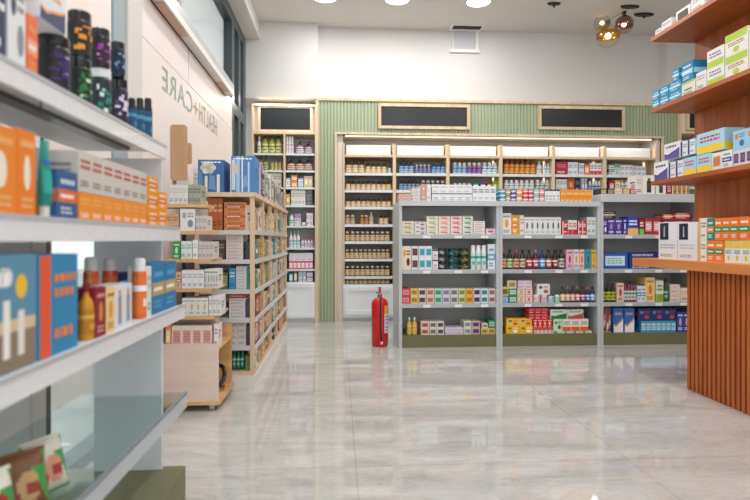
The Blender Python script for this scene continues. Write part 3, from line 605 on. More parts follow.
# ------------------------------------------------------------------ grey gondola bays
YM = 5.11; MZ = [1.375, 1.06, .73, .41, .115]
mb = [PY(399, 300, YM)[0], PY(499.5, 300, YM)[0], PY(600.5, 300, YM)[0], PY(700, 300, YM)[0]]
GC = 'aeb4b9'
GBN = ['left', 'middle', 'right']
for i in range(3):
    x0, x1 = mb[i]+.001, mb[i+1]-.001; W = x1-x0; hw = W/2
    r = empty('display_shelving', ((x0+x1)/2, YM, 0)); tag(r, f'grey metal display shelving with olive plinth, {["beside the red fire extinguisher","middle of the three bays","partly behind the wooden counter"][i]}', 'shelving', 'grey display bays on the shop floor')
    D = .58; top = 1.375 if i < 2 else 1.45
    for sx in (-1, 1):
        MB().box(sx*hw-.028*(sx > 0), sx*hw+.028*(sx < 0), 0, D, .0, top-.03, 'c3c8cc').obj('side_panel', 'powder_metal', r)
    MB().box(-hw+.028, hw-.028, .42, .44, .115, top-.03, 'c6c6c4').obj('back_panel', 'powder_metal', r)
    MB().box(-hw+.028, hw-.028, .01, D, 0, .115).obj('plinth', 'olive', r)
    t = MB().box(-hw, hw, 0, D, top-.03 if i < 2 else top-.03, top, 'c6cbce').obj('top_shelf', 'powder_metal', r)
    MB().box(-hw, hw, -.012, 0, top-(.045 if i < 2 else .075), top+.003, 'c6cacd').obj('price_strip', 'plastic', t)
    for z in MZ[1:4]:
        s = MB().box(-hw+.028, hw-.028, .02, .42, z-.022, z, 'c8c8c8').obj('shelf', 'powder_metal', r)
        MB().box(-hw+.029, hw-.029, .005, .02, z-.036, z+.003, 'b4b9bc').obj('price_strip', 'plastic', s)
        for u in (-.25, .05, .3): MB().box(u, u+.07, .002, .005, z-.034, z-.008, 'eceff0').obj('price_card', 'card', s)
def gs(i, k, zz=None): return Shelf('Y', YM+.03, (zz or MZ[k])+.0005, f'{["on top of","upper shelf of","middle shelf of","lower shelf of","base of"][k]} {GBN[i]} grey bay', .16, (mb[i]+.031, mb[i+1]-.031) if k else None, MZ[k-1]-.048 if k else None)
# left bay
s = gs(0, 0)
z = s.add('b', 399, 412, 193.5, 2, 2, ('e6c8b8', 'c88a70', '333'), 'peach carton', 'band'); s.add('b', 412.5, 420.5, 187.5, 1, 4, ('ece8e6', '444', '8a5a4c'), 'white black-striped flat carton', 'text', back=.01)
s.add('b', 421, 426, 184.5, 1, 2, ('dcae9c', 'c08470', 'fff'), 'salmon upright carton', 'label'); s.add('b', 426.5, 431, 184.5, 1, 1, ('f0ecec', 'e4d4d0', 'aaa'), 'tall white narrow carton', 'text')
z = s.add('b', 432, 472, 193, 5, 1, ('eceef2', '7a8a96', '9aa'), 'white wide carton', 'cap'); s.add('b', 432, 472, 184.5, 5, 1, ('f0f1f4', 'b0b8c4', '9aa'), 'white carton of upper row', 'text', on=z)
s.add('b', 472.5, 496, 186, 4, 1, ('eceff4', '5a6a74', 'aab'), 'tall white grouped carton', 'text')
s = gs(0, 1)
s.add('b', 402, 414, 221, 1, 3, ('e9e2cc', 'b49a5a', '8a6a3c'), 'cream tan carton', 'lip'); s.add('b', 414.5, 426, 221.5, 1, 3, ('e4e0e2', '8a8088', '8a6a7c'), 'grey mauve carton', 'stars')
s.add('b', 426.5, 438, 216, 1, 4, ('ecebdc', 'a8b04a', '6a7a2c'), 'white carton with olive motif', 'lip'); s.add('b', 438.5, 450, 216, 1, 4, ('f0e2d8', 'e8804c', 'c0502c'), 'white carton with orange motif', 'lip')
s.add('b', 450.5, 462, 216, 1, 4, ('f0dcdc', 'd8404c', 'a02c3c'), 'white carton with red motif', 'lip'); s.add('b', 462.5, 473, 216, 1, 4, ('e6e8dc', '4a8a54', '2c5a3c'), 'white carton with green motif', 'lip')
s.add('b', 473.5, 485, 221, 1, 3, ('eceae6', 'd86a4c', '3a5a8c'), 'white carton with red blue print', 'text'); s.add('b', 486, 496, 228.5, 1, 1, ('ecdce2', 'd0406c', 'a02c4c'), 'white carton with magenta motif', 'lip')
s = gs(0, 2)
s.add('b', 400.5, 411, 246, 1, 1, ('ecdcc4', 'e8a030', '4a2c1c'), 'tall cream carton with orange spot', 'stars'); s.add('b', 411.5, 418.5, 246, 1, 2, ('e8e4e2', '3a3434', 'a0404c'), 'white carton with black window', 'label'); s.add('b', 419, 432, 246, 2, 2, ('f0eaec', '3ab4cc', '2a8aa0'), 'white carton with cyan square', 'label')
s.add('b', 432.5, 438, 249.5, 1, 2, ('e8e8f0', '2c3c8c', 'd0304c'), 'white carton with navy cap', 'cap')
s.add('tub', 438.5, 448, 248.5, 1, 3, ('22262a', '1a1c1e', 'b8c4c0', '22262a'), 'black tub with grey label'); s.add('tub', 448.5, 458.5, 248.5, 1, 3, ('1e3a44', '16242a', '48b0b8', '22262a'), 'black tub with teal label'); s.add('tub', 459, 470, 248.5, 1, 3, ('22262a', '16181a', 'a8ac3c', '22262a'), 'black tub with lime label')
s.add('can', 471, 487, 245, 3, 1, ('eceef0', 'f4f4f6', 'cfe8e4', '4aa89c'), 'white cream spray can'); s.add('b', 488, 496, 244, 1, 1, ('e6eef4', '7aaed0', '5a8ab0'), 'white pale blue banded carton', 'band')
s = gs(0, 3)
for (xa, xb, c, c2, nm) in ((402, 410, 'e0303c', 'f0a0a8', 'red'), (410.5, 418, 'e8ca70', 'c89a30', 'yellow'), (418.5, 426, 'e0d4ca', '5a4640', 'beige brown'), (426.5, 434, 'ecccb4', 'd08c64', 'peach'), (434.5, 442, 'b4e4cc', '4ab08c', 'mint'), (442.5, 450, 'dcd8e8', 'a098bc', 'lilac'), (450.5, 458, 'dcdcd4', '8a8a80', 'grey'), (458.5, 465.5, 'd8dca8', 'a0a850', 'pale olive'), (466, 473, 'f0b430', 'e08a1c', 'amber'), (473.5, 480.5, 'e0d8e4', '3a2c4c', 'white plum'), (481, 488, 'd8ecec', '30a0a8', 'aqua'), (488.5, 496, 'ecd8d8', 'b08088', 'blush')):
    s.add('b', xa, xb, 288.5, 1, 2, (c, c2, '444'), f'{nm} square carton', 'label')
s = gs(0, 4)
s.add('bottle', 407, 417.5, 317.5, 2, 1, ('d8b03c', 'efe9d6', 'e8cc74', 'c09a2c'), 'golden oil bottle')
for xa, xb, c, c2, nm in ((421, 429, 'ecd0c4', 'c86a50', 'peach'), (429.5, 436.5, 'e2e0d6', '7a8a6c', 'sage'), (437, 444, 'e6e2e4', '5a5054', 'pale grey')): s.add('b', xa, xb, 321.5, 1, 2, (c, c2, '444'), f'{nm} low carton', 'label')
s.add('b', 445, 463.5, 327.5, 2, 1, ('d8d0e4', 'b8acd0', '9a8cb4'), 'lavender carton', 'text'); s.add('b', 464, 471.5, 321, 1, 2, ('e8dcc4', '8ab4c0', '444'), 'cream blue carton', 'label'); s.add('b', 472, 480, 321, 1, 2, ('d8b4a0', '4a3c80', '444'), 'violet labelled carton', 'label')
z = s.add('b', 481, 496, 328, 2, 1, ('d8c878', 'b8a03c', '444'), 'mustard carton', 'label'); s.add('b', 482, 488, 323.5, 1, 1, ('e8e0cc', 'b8a880', '444'), 'small cream carton atop mustard cartons', 'label', on=z); s.add('b', 488.5, 495.5, 320, 1, 1, ('1f7a5c', 'b8e4cc', '1f5a44'), 'dark green carton atop mustard cartons', 'label', on=z)
# middle bay
s = gs(1, 0)
for xa, xb, c, nm in ((500, 505.5, '2ba0b8', 'teal'), (506, 510.5, 'b08438', 'bronze'), (511, 516, '2f4cb0', 'royal blue'), (516.5, 522.5, 'f08a28', 'orange'), (523, 528, 'e0303c', 'red'), (528.5, 533.5, 'c82848', 'crimson'), (534, 539, '8cc8c0', 'sea green'), (539.5, 544.5, 'e8708c', 'rose')):
    s.add('b', xa, xb, 189, 1, 3 if c in ('2ba0b8', '2f4cb0', 'e0303c', 'c82848') else 2, (c, 'f4f4f2', 'ffe'), f'{nm} carton', 'band')
s.add('b', 545, 560, 189, 4, 1, ('eceeee', '333', '8a8f94'), 'white carton with dark dot', 'cap')
z = s.add('b', 560.5, 592, 195, 7, 1, ('f2a030', 'd87c14', 'fff'), 'orange carton of lower row', 'text'); s.add('b', 560.5, 592, 189.5, 5, 1, ('f4ac44', 'e08a20', 'fff'), 'orange carton of upper row', 'text', on=z)
s = gs(1, 1)
s.add('b', 501, 511.5, 213, 1, 1, ('eeeae2', 'f0a030', '6a8a9c'), 'white carton with orange sun', 'logo'); s.add('b', 512, 518, 215, 1, 1, ('f0a828', 'e8881c', 'fff'), 'bright orange carton', 'band'); s.add('b', 518.5, 524, 215, 1, 1, ('eee8dc', 'f0a828', '888'), 'white carton with orange edge', 'side')
s.add('b', 524.5, 561, 217, 7, 1, ('e8ebea', '6a747a', 'a4aaac'), 'white carton with grey dot', 'logo'); s.add('b', 562, 567.5, 221, 1, 1, ('c8202c', 'f0c0c0', 'fff'), 'red carton', 'side'); s.add('b', 568, 577, 220, 2, 1, ('ecdede', 'c8303c', 'c8303c'), 'white carton with red foot', 'bot'); s.add('b', 578, 586, 221, 2, 1, ('c8242e', 'f4dcdc', 'fff'), 'red carton with white stripe', 'side'); s.add('b', 587, 596, 217, 2, 1, ('dfe6e0', '7ea08c', '4a6a5c'), 'pale sage carton', 'text')
s = gs(1, 2)
dk = [('1e1a18', 'd8682c', 'e6c08c', 'a04c1c', 'orange capped'), ('1e1a18', '2e2c24', 'c8dca0', '6a8a3c', 'lime labelled'), ('2a1410', 'c85038', 'eab0a0', 'a03c2c', 'coral capped'), ('1e1a18', '241e1c', 'd8d0b8', '6a5a44', 'cream labelled'), ('2a1214', '241e1c', 'c83040', 'fff', 'red labelled'), ('1a1418', 'd0789c', 'c05070', 'fff', 'rose labelled'), ('10243c', '2a50a0', '4cb0e0', 'fff', 'sky labelled'), ('1e1a18', '28201c', 'd07060', 'fff', 'terracotta labelled'), ('1e1414', '2a2018', 'a03030', 'fff', 'maroon labelled'), ('1c1c1c', '20201e', 'd8d4c8', '444', 'ivory labelled')]
for k, q in enumerate(dk): s.add('bottle', 501+k*6.5, 507+k*6.5, 249.5, 1, 1, q[:4], f'dark bottle, {q[4]}')
for xa, xb, c, c2, nm in ((566.5, 573, 'eab8cc', 'c83c78', 'pink'), (573.5, 579, 'e8dce4', 'e0a030', 'white gold'), (579.5, 584.5, 'ecc8c0', 'd86c50', 'coral'), (585.5, 591, '3c9cb4', '1c5c78', 'teal blue'), (591.5, 597.5, 'f0c040', 'e09820', 'yellow')): s.add('b', xa, xb, 249.5, 1, 1, (c, c2, '555'), f'tall {nm} carton', 'logo')
s = gs(1, 3)
z = s.add('b', 500.8, 508.5, 296, 1, 1, ('4ca4cc', 'b8dcec', '246c90'), 'blue low carton', 'label'); s.add('b', 500.8, 508.5, 287, 1, 1, ('d8c064', '8a7430', '444'), 'mustard carton atop blue carton', 'label', on=z)
z = s.add('b', 509, 517, 288.5, 1, 2, ('2a8c6c', 'd8ece0', '1c5c48'), 'dark green carton', 'label'); s.add('b', 507.5, 516.5, 280.5, 1, 1, ('e0d8bc', 'b8a870', '555'), 'cream carton atop green cartons', 'label', on=z)
z = s.add('b', 517.5, 525, 288.5, 1, 2, ('f0d8bc', 'e89c50', '555'), 'peach carton', 'logo'); z = s.add('b', 525.5, 532.5, 288.5, 1, 2, ('f0d8d0', 'e05c48', '555'), 'coral spotted carton', 'logo'); s.add('b', 518, 532, 280.5, 2, 1, ('e6d4e4', 'c89cc4', '777'), 'lilac carton atop spotted cartons', 'text', on=z)
z = s.add('tub', 534, 541, 295, 1, 1, ('e8d8d0', 'f4f0ee', 'ecc8c0', 'c87868'), 'white blush tub'); s.add('tub', 541.5, 548.5, 295, 1, 1, ('e8d0d8', 'f4f0ee', 'e8a8bc', 'c05880'), 'white pink tub'); s.add('tub', 549, 555, 294.5, 1, 1, ('cfe4ee', '4c4c50', '80c4e0', '2c7cac'), 'sky blue tub'); s.add('tub', 555.5, 560.5, 295, 1, 1, ('cce8dc', 'e8f4ee', '80d0ac', '2c8c64'), 'mint green tub')
s.add('b', 537, 550, 284, 1, 1, ('e8e6e0', '5c6c64', 'c05858'), 'white square carton atop small tubs', 'stars', on=z, d=.1)
for k, (c, l, nm) in enumerate((('3a2418', 'f0c890', 'apricot'), ('3a2418', 'e8b0a0', 'salmon'), ('2c1c18', 'e89c94', 'coral'), ('2c1c18', 'dc8c94', 'rose'), ('201418', 'b83c54', 'crimson'), ('1c2438', '3c78c0', 'blue'), ('1c2438', '8cb4dc', 'light blue'))): s.add('bottle', 561+k*5, 565.8+k*5, 286.5, 1, 1, (c, 'c87838' if k % 2 else '2a1c18', l, 'fff'), f'small dark bottle, {nm} label')
s = gs(1, 4)
z = s.add('b', 506, 533, 326, 2, 1, ('f0b82c', '8a6a1c', 'fff'), 'yellow carton of lower pair', 'stars'); s.add('b', 506.5, 532, 318.5, 2, 1, ('f4c440', '3c6c94', 'e0502c'), 'yellow carton of upper pair', 'stars', on=z, d=.12)
z = s.add('b', 534, 554, 328, 5, 1, ('e8ddd6', 'd83038', '555'), 'white red capped packet', 'top', name='packet'); z = s.add('b', 533, 552, 319, 4, 1, ('d8282c', 'f4d0c8', 'fff'), 'red carton of middle tier', 'logo', on=z, d=.14); s.add('b', 528.5, 548, 305, 3, 2, ('cc2228', 'f0b0a8', 'fff'), 'red carton of top tier', 'text', on=z, d=.12)
z = s.add('b', 555, 592, 331, 4, 1, ('e2ecdf', '4ca45c', 'e86030'), 'flat white carton with green end', 'side'); z2 = s.add('b', 553.5, 562, 319, 1, 1, ('cfe4c8', '3c9450', '2c6c3c'), 'white green carton', 'stars', on=z, d=.13); s.add('b', 562.5, 588.5, 319, 3, 1, ('ece6dc', 'e85c28', '3c7c48'), 'white orange foot carton', 'bot', on=z, d=.13); s.add('b', 550.5, 567, 309.5, 1, 1, ('dfe8dc', '1c7c4c', '1c7c4c'), 'long flat white green carton', 'wave', on=z2, d=.1); s.add('b', 567.5, 583.5, 309.5, 1, 1, ('e0e8dc', 'd84048', '5c8c5c'), 'long flat white red carton', 'wave', on=z2, d=.1)
# right bay
s = gs(2, 0, 1.45)
for k, (c, c2, nm) in enumerate((('26221e', 'd8c898', 'black'), ('2a2422', 'b8a890', 'dark brown'), ('eab8a4', 'f4e0d8', 'pink'), ('b89848', 'e8d8a0', 'bronze'), ('a82030', 'f0c0b8', 'dark red'))): s.add('b', [600.5, 607.5, 614.5, 623, 630.3][k], [606.8, 613.8, 622.3, 629.8, 635.3][k], 188.5, 1, 1, (c, c2, '555'), f'{nm} squat carton', 'label')
z = s.add('b', 636, 642.5, 175.5, 1, 1, ('e0dcd2', 'b8b4a8', '555'), 'plain tall ivory carton', 'text', back=.02); s.add('b', 643, 655, 176, 1, 1, ('e8e4da', '2e2e2c', '555'), 'tall white carton with dark emblem, left of pair', 'tube'); s.add('b', 656, 666, 178.5, 1, 1, ('e8e4da', '2e2e2c', '555'), 'tall white carton with dark emblem, right of pair', 'tube'); s.add('b', 667, 671, 180, 1, 1, ('b02028', 'e8b0a0', '555'), 'narrow red carton', 'label'); s.add('b', 672, 690, 178, 4, 1, ('b88a48', 'e8d8b0', '555'), 'brown striped carton', 'side')
s = gs(2, 1)
z = s.add('b', 601, 607, 218.5, 1, 1, ('5a3ca0', 'e89c50', 'fff'), 'purple carton with orange spot', 'stars'); z = s.add('b', 607.5, 622.5, 218.5, 2, 1, ('4a3a98', 'a890c8', 'fff'), 'violet blue carton', 'logo'); s.add('b', 602, 616, 211, 1, 1, ('28202c', 'b8a06c', 'ccc'), 'black flat carton atop violet cartons', 'band', on=z); s.add('b', 623, 627, 218, 1, 1, ('2a2c90', 'e0e0f0', 'fff'), 'narrow indigo carton', 'logo'); s.add('b', 627.5, 638.5, 216.5, 1, 1, ('2f3fb0', 'f0c060', 'fff'), 'blue carton with yellow foot', 'bot')
s.add('b', 639.5, 644, 219, 1, 1, ('a01c28', '6cd05c', 'fff'), 'dark red carton with green foot', 'bot'); s.add('b', 644.5, 661, 218, 2, 1, ('a82430', 'e0a098', 'fff'), 'wide dark red carton', 'label'); z = s.add('b', 662, 690, 219, 2, 1, ('8a1c28', 'e8c0b0', 'fff'), 'maroon carton', 'band'); s.add('b', 663, 673, 214, 1, 1, ('d05828', 'f4d0b0', 'fff'), 'orange flat carton atop maroon cartons', 'band', on=z); s.add('b', 674, 690, 212.5, 1, 1, ('b82030', 'f0d0c8', 'fff'), 'red flat carton atop maroon cartons', 'band', on=z)
s = gs(2, 2)
s.add('b', 601.5, 628, 252.5, 1, 1, ('2458b0', 'dfe8f4', '50c8a0'), 'wide blue carton with white panel', 'label'); s.add('b', 629, 656, 252.5, 1, 2, ('202c78', 'e8e8f4', 'fff'), 'wide navy carton', 'text'); s.add('b', 657, 690, 252, 2, 1, ('2a4c9c', 'dfe8f4', 'fff'), 'blue carton behind the counter', 'text')
s = gs(2, 3)
s.add('bottle', 600.8, 616.5, 283, 3, 1, ('1c2420', '20241c', 'c8cc3c', '5a5c1c'), 'black bottle with yellow green label'); s.add('b', 617, 624, 283, 1, 1, ('ecccbc', 'a83c50', '6c3c3c'), 'pink carton with dark motif', 'logo'); s.add('bottle', 624.5, 637, 281, 4, 1, ('8c3c50', '2c2c30', 'd8e0d8', '4c7c70'), 'slim burgundy bottle'); s.add('b', 637.5, 645.5, 286, 2, 1, ('dfe8f0', '4c90c8', '555'), 'white carton with blue stripe', 'band')
s.add('b', 645.5, 655, 277.5, 1, 1, ('f0c878', 'd87c3c', '8c5c2c'), 'tall yellow carton with orange spot', 'logo'); s.add('b', 656, 663.5, 280.5, 1, 1, ('e0e4d0', '8cac30', '5c7c3c'), 'white carton with lime foot', 'bot'); s.add('bottle', 664, 669.5, 278.5, 1, 1, ('1c4c34', '101c18', '2c6c4c', 'b8d8c0'), 'dark green bottle'); s.add('b', 670.5, 680, 284.5, 1, 2, ('ecdcd2', 'd8b8a8', '8c7c70'), 'blush carton', 'text'); s.add('b', 680.5, 690, 288, 1, 1, ('ecd8d0', 'd8b8a8', '8c7c70'), 'pale rose carton by counter', 'text')
s = gs(2, 4)
s.add('bag', 601, 612, 306.5, 2, 1, ('dcb8b0', '8c3c44', 'b87878', 'e8dcd8'), 'pink brown slim packet'); s.add('b', 613.5, 623.5, 308, 1, 1, ('2468b8', 'f0ece6', 'd89c60'), 'blue carton with swoosh, left of pair', 'wave'); s.add('b', 624.5, 634.5, 308, 1, 1, ('2468b8', 'f0ece6', 'd89c60'), 'blue carton with swoosh, right of pair', 'wave')
z = s.add('b', 641, 676, 321, 7, 1, ('3ca4d0', 'd0ecf4', '1c5c90'), 'cyan carton with white panel', 'label'); s.add('b', 638, 676, 308.5, 3, 1, ('1c3470', '6c84b8', 'c04858'), 'dark navy carton atop cyan cartons', 'stars', on=z, back=.01, d=.14); s.add('b', 677, 690, 312, 2, 1, ('2c4c98', 'e0b0b0', 'fff'), 'tall indigo carton', 'logo')
r = empty('led_bar', ((nx0+nx1)/2, YG+.05, nz1)); tag(r, 'thin LED light bar under the top edge of the back wall niche', 'light bar')
MB().box(-(nx1-nx0)/2+.1, (nx1-nx0)/2-.1, -.01, .01, -.014, 0, 'fff').obj('diffuser', 'led_glow', r)
ld = bpy.data.lights.new('lamp', 'AREA'); ld.shape = 'RECTANGLE'; ld.size = nx1-nx0-.3; ld.size_y = .06; ld.energy = 5; ld.color = (1, .98, .95)
lo = bpy.data.objects.new('lamp', ld); COL.objects.link(lo); lo.location = ((nx0+nx1)/2, YG+.03, nz1-.02)
for xa in (284,):  # added area light to brighten the tall left shelf, no fixture
    xq = PY(xa, 200, YT)[0]
    ld = bpy.data.lights.new('lamp', 'AREA'); ld.shape = 'RECTANGLE'; ld.size = .6; ld.size_y = .05; ld.energy = 5; ld.color = (1, .98, .95)
    lo = bpy.data.objects.new('lamp', ld); COL.objects.link(lo); lo.location = (xq, YT-.03, PY(284, 104, YT)[1]+.05); lo.rotation_euler = (radians(-12), 0, 0)
# ------------------------------------------------------------------ fire extinguisher
ex, _ = PY(380, 345, 5.22)
r = empty('fire_extinguisher', (ex, 5.24, 0)); tag(r, 'red fire extinguisher standing on the floor beside left grey bay', 'fire extinguisher')
R = .08
MB().lathe([(R*.88, 0), (R*.94, .006), (R*.94, .03), (R, .035), (R, .40), (R*.9, .43), (R*.55, .455), (R*.3, .462), (R*.3, .475)], 'd0161c', seg=28).obj('cylinder', 'plastic', r)
b = MB(); b.lathe([(.018, .47), (.022, .475), (.022, .49), (.012, .495), (.012, .508)], '9a9a98', seg=14); b.box(-.03, .02, -.01, .01, .488, .494, '9a9a98'); b.obj('valve', 'chrome', r)
b = MB(); b.box(-.012, .012, -.014, .014, .505, .56, 'c81a20', ch=.004); b.box(-.035, .012, -.009, .009, .503, .511, '222'); b.obj('handle', 'plastic', r)
b = MB(); b.tube([(0, -.02, .48), (.004, -.055, .478), (.004, -.082, .455), (0, -.089, .40), (-.002, -.09, .2), (.008, -.09, .06), (.01, -.09, .05)], .008, '2a1416'); b.obj('hose', 'plastic', r)
MB().lathe([(.011, .028), (.013, .03), (.013, .05), (.009, .055)], 'd8d0c8', cx=.01, cy=-.09, seg=10).obj('nozzle', 'plastic', r)
b = MB()
for z0, z1, c in ((.13, .31, 'dfe4ec'), (.31, .39, 'e8b43c')):
    q = [((R+.001)*cos(a), (R+.001)*sin(a)) for a in [-pi/2+.5+.9*k/6 for k in range(7)]]
    for (x0, y0), (x1, y1) in zip(q, q[1:]): b.face([(x0, y0, z0), (x1, y1, z0), (x1, y1, z1), (x0, y0, z1)], c)
for zz in (.28, .25, .22, .18, .15):
    q = [((R+.0016)*cos(a), (R+.0016)*sin(a)) for a in [-pi/2+.6+.55*k/4 for k in range(5)]]
    for (x0, y0), (x1, y1) in zip(q, q[1:]): b.face([(x0, y0, zz), (x1, y1, zz), (x1, y1, zz+.012), (x0, y0, zz+.012)], '7484b4')
b.obj('label', 'card', r)
# ------------------------------------------------------------------ wooden island shelf on the left
GX = -.57; GX0 = -.97; G0 = 3.8; G1 = 6.2; GT = 1.335
GL = [1.075, .875, .67, .475, .285, .112]
r = empty('wooden_shelving', ((GX+GX0)/2, (G0+G1)/2, 0)); tag(r, 'pale wood shelving with grey shelf edges and white plinth behind the trolley', 'shelving')
def gp(b, n, m, par=None):
    o = b.obj(n, m, par or r); o.location = -r.location if par is None else (0, 0, 0); return o
gp(MB().box(GX0-.02, GX+.01, G0-.01, G1+.01, GT-.03, GT), 'top_board', 'oak')
gp(MB().box(GX0, GX+.005, G0-.02, G1, 0, .085, 'e6e2de'), 'plinth', 'paint')
gp(MB().box(GX0, GX, G0, G1, .085, GL[5]), 'bottom_board', 'oak')
ys = [G0+.015+(G1-G0-.03)*k/5 for k in range(6)]
for k, y in enumerate(ys):
    gp(MB().box(GX-.03, GX, y-.010, y+.010, GL[5], GT-.03), 'upright', 'oak')
    if k in (0, 5): gp(MB().box(GX0, GX0+.03, y-.013, y+.013, GL[5], GT-.03), 'upright', 'oak')
gp(MB().box(GX0+.19, GX0+.2, G0+.27, G1-.03, GL[5], GT-.03, '8a8480'), 'back_panel', 'powder_metal')
for z in GL[:5]:
    s_ = gp(MB().box(GX0+.01, GX-.032, G0+.03, G1-.03, z-.012, z, 'c3c6c8'), 'shelf', 'powder_metal')
    gp(MB().box(GX, GX+.012, G0+.03, G1-.03, z-.028, z+.004, 'd2d5d6'), 'price_strip', 'plastic', s_)
    gp(MB().box(GX0+.032, GX-.032, G0+.005, G0+.03, z-.028, z+.002, 'd2d5d6'), 'price_strip', 'plastic', s_)
# end-on goods
def ge(k): return Shelf('Y', G0+.035, (GL[k] if k >= 0 else GT)+.0008, f'{["top","second","third","fourth","fifth","bottom"][k]} end tier of wooden shelving' , .2)
s = ge(0); s.add('b', 208, 222.5, 198, 3, 1, ('b86434', 'e8b890', '7c3c1c'), 'upright brown orange carton', 'text'); s.add('b', 224, 246, 202, 1, 3, ('d88a58', 'b8683c', '8c4c28'), 'flat orange tan carton', 'band')
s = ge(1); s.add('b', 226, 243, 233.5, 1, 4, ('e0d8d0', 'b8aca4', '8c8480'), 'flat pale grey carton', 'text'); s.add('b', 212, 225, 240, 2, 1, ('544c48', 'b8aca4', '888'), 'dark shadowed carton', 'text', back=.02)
s = ge(2); s.add('b', 229, 235.5, 268, 1, 1, ('3c9cd0', 'dff0f8', '1c6c9c'), 'bright blue upright carton', 'text'); s.add('b', 236, 246.5, 266, 1, 4, ('e2e0de', '9cacb8', '888'), 'flat white carton', 'text'); s.add('b', 216, 228, 272, 2, 1, ('5c7c48', 'a8b88c', '888'), 'dark green carton', 'label', back=.02)
s = ge(3); s.add('b', 229, 246, 298, 1, 3, ('dedad8', 'a8a4a0', '888'), 'flat cream carton', 'text'); s.add('b', 229, 246, 294, 1, 1, ('9c2c30', 'e0a0a0', '888'), 'thin dark red carton atop cream cartons', 'band', on=s.top)
s = ge(4); s.add('b', 229, 246, 321, 2, 2, ('d8d2cc', '9c948c', '888'), 'greyish square carton', 'text')
s = ge(5); s.add('bottle', 228, 244, 344, 4, 1, ('145c48', '0c2c24', '2c8c6c', 'b8e0cc'), 'dark green bottle', back=.015)
# side goods
pal = [('ded4c4', 'b8a078', 'cream'), ('c8a880', 'a07c50', 'tan'), ('e8e4dc', '8cb0a8', 'white'), ('b87848', 'e8c8a0', 'brown'), ('e0b030', 'a87818', 'yellow'), ('d8d4d8', '6c6480', 'pale grey'), ('4c9c94', 'e0f0ec', 'teal'), ('d08040', 'f0d0a8', 'orange'), ('b04c54', 'f0c8c8', 'red'), ('e4d0c0', 'c06c60', 'blush'), ('484c5c', 'c8ccd8', 'slate'), ('6c8c54', 'dce8c8', 'green')]
tier = ['top', 'second', 'third', 'fourth', 'fifth', 'bottom']; bayw = ['nearest', 'second', 'middle', 'fourth', 'farthest']
for k in range(6):
    for j in range(5):
        y0, y1 = ys[j]+.014, ys[j+1]-.014; n = 4; w = (y1-y0)/n
        hmax = ((GT-.03 if k == 0 else GL[k-1])-GL[k])-.05
        cols = random.sample(pal, n)
        for i in range(n):
            c = cols[i]; h = hmax*random.uniform(.72, .98); d = .055 if j == 0 else .13
            mk('b', w-.004-random.uniform(0, .012), d, h, (GX-.008-random.uniform(0, .02 if j else .006), y0+w*(i+.5), GL[k]+.0008), pi/2, (c[0], c[1], '666'), random.choice(['band', 'label', 'text', 'side', 'top']),
               f'{c[2]} carton on {tier[k]} tier, {bayw[j]} bay, aisle side of wooden shelving', 'cartons on the aisle side of wooden shelving')
# goods on top of the island
TP = 'top of wooden shelving'
def topbox(xc, y, w, d, h, cs, des, lab, rz=0): return mk('b', w, d, h, (xc, y, GT+.0006), rz, cs, des, f'{lab}, {TP}', 'cartons on top of wooden shelving')
topbox(-.865, G0+.02, .175, .22, .222, ('3c6ca8', 'e8e4d8', '1c3c6c'), 'flower', 'large blue box with pale flower picture')
topbox(-.65, G0+.02, .16, .22, .25, ('4c88c4', 'c8dcec', '2c5c9c'), 'strips', 'large sky blue box with pale strip')
topbox(-1.02+.0, G0+.3, .08, .1, .2, ('eceae6', 'c8c4bc', '888'), 'text', 'tall white box behind the flower box')
yy = G0+.27
tl = [('dcd8d0', 'b09c6c', 'cream', .22), ('8c6cb8', 'ede8f4', 'purple', .27), ('2c3440', 'b8bcc4', 'black', .2), ('c8ccb8', '7c8c5c', 'sage', .24), ('ded4c0', 'a88c5c', 'beige', .25), ('b8bca8', '5c6c4c', 'olive grey', .22), ('e0dcd8', '8c8c88', 'white', .26), ('9ca88c', '4c5c3c', 'moss', .21), ('d8ccb8', 'a0845c', 'sand', .24), ('5c5450', 'c8b8a8', 'umber', .2), ('c8c4bc', '7c7468', 'stone', .2), ('a8acb4', '4c5464', 'steel grey', .22), ('e4dcd0', 'c09c6c', 'ivory', .19), ('7c6c5c', 'd8c8b0', 'taupe', .2)]
for k, (c, c2, nm, h) in enumerate(tl):
    w = .13 if k % 3 else .16
    mk('b', w, .16, h, (GX-.02-random.uniform(0, .02), yy+w/2, GT+.0006), pi/2, (c, c2, '555'), random.choice(['text', 'label', 'side', 'top']), f'{nm} upright box in the aisle-side row, {TP}', 'cartons on top of wooden shelving'); yy += w+.012
# ------------------------------------------------------------------ display trolley
T0 = 3.3; TXR = -.705; TXL = -1.04
r = empty('display_trolley', ((TXL+TXR)/2, T0+.2, 0)); tag(r, 'birch display trolley with stepped shelves and casters beside window poster', 'trolley')
def tp(b, n, m, par=None):
    o = b.obj(n, m, par or r); o.location = -r.location if par is None else (0, 0, 0); return o
TZ = .397; TD = .42
tp(MB().box(TXL, TXR, T0, T0+.018, .05, TZ, 'fff'), 'front_panel', 'birch')
tp(MB().box(TXL, TXR+.012, T0-.012, T0+TD+.02, .04, .058), 'bottom_board', 'oak_board')
tp(MB().box(TXL, TXL+.015, T0+.018, T0+TD, .058, TZ), 'side_panel', 'birch')
tp(MB().box(TXL+.015, TXR, T0+TD-.015, T0+TD, .058, TZ+.06), 'rear_panel', 'oak_board')
tp(MB().box(TXL+.015, TXR, T0+.018, T0+TD-.015, TZ-.04, TZ-.025), 'tray_board', 'oak_board')
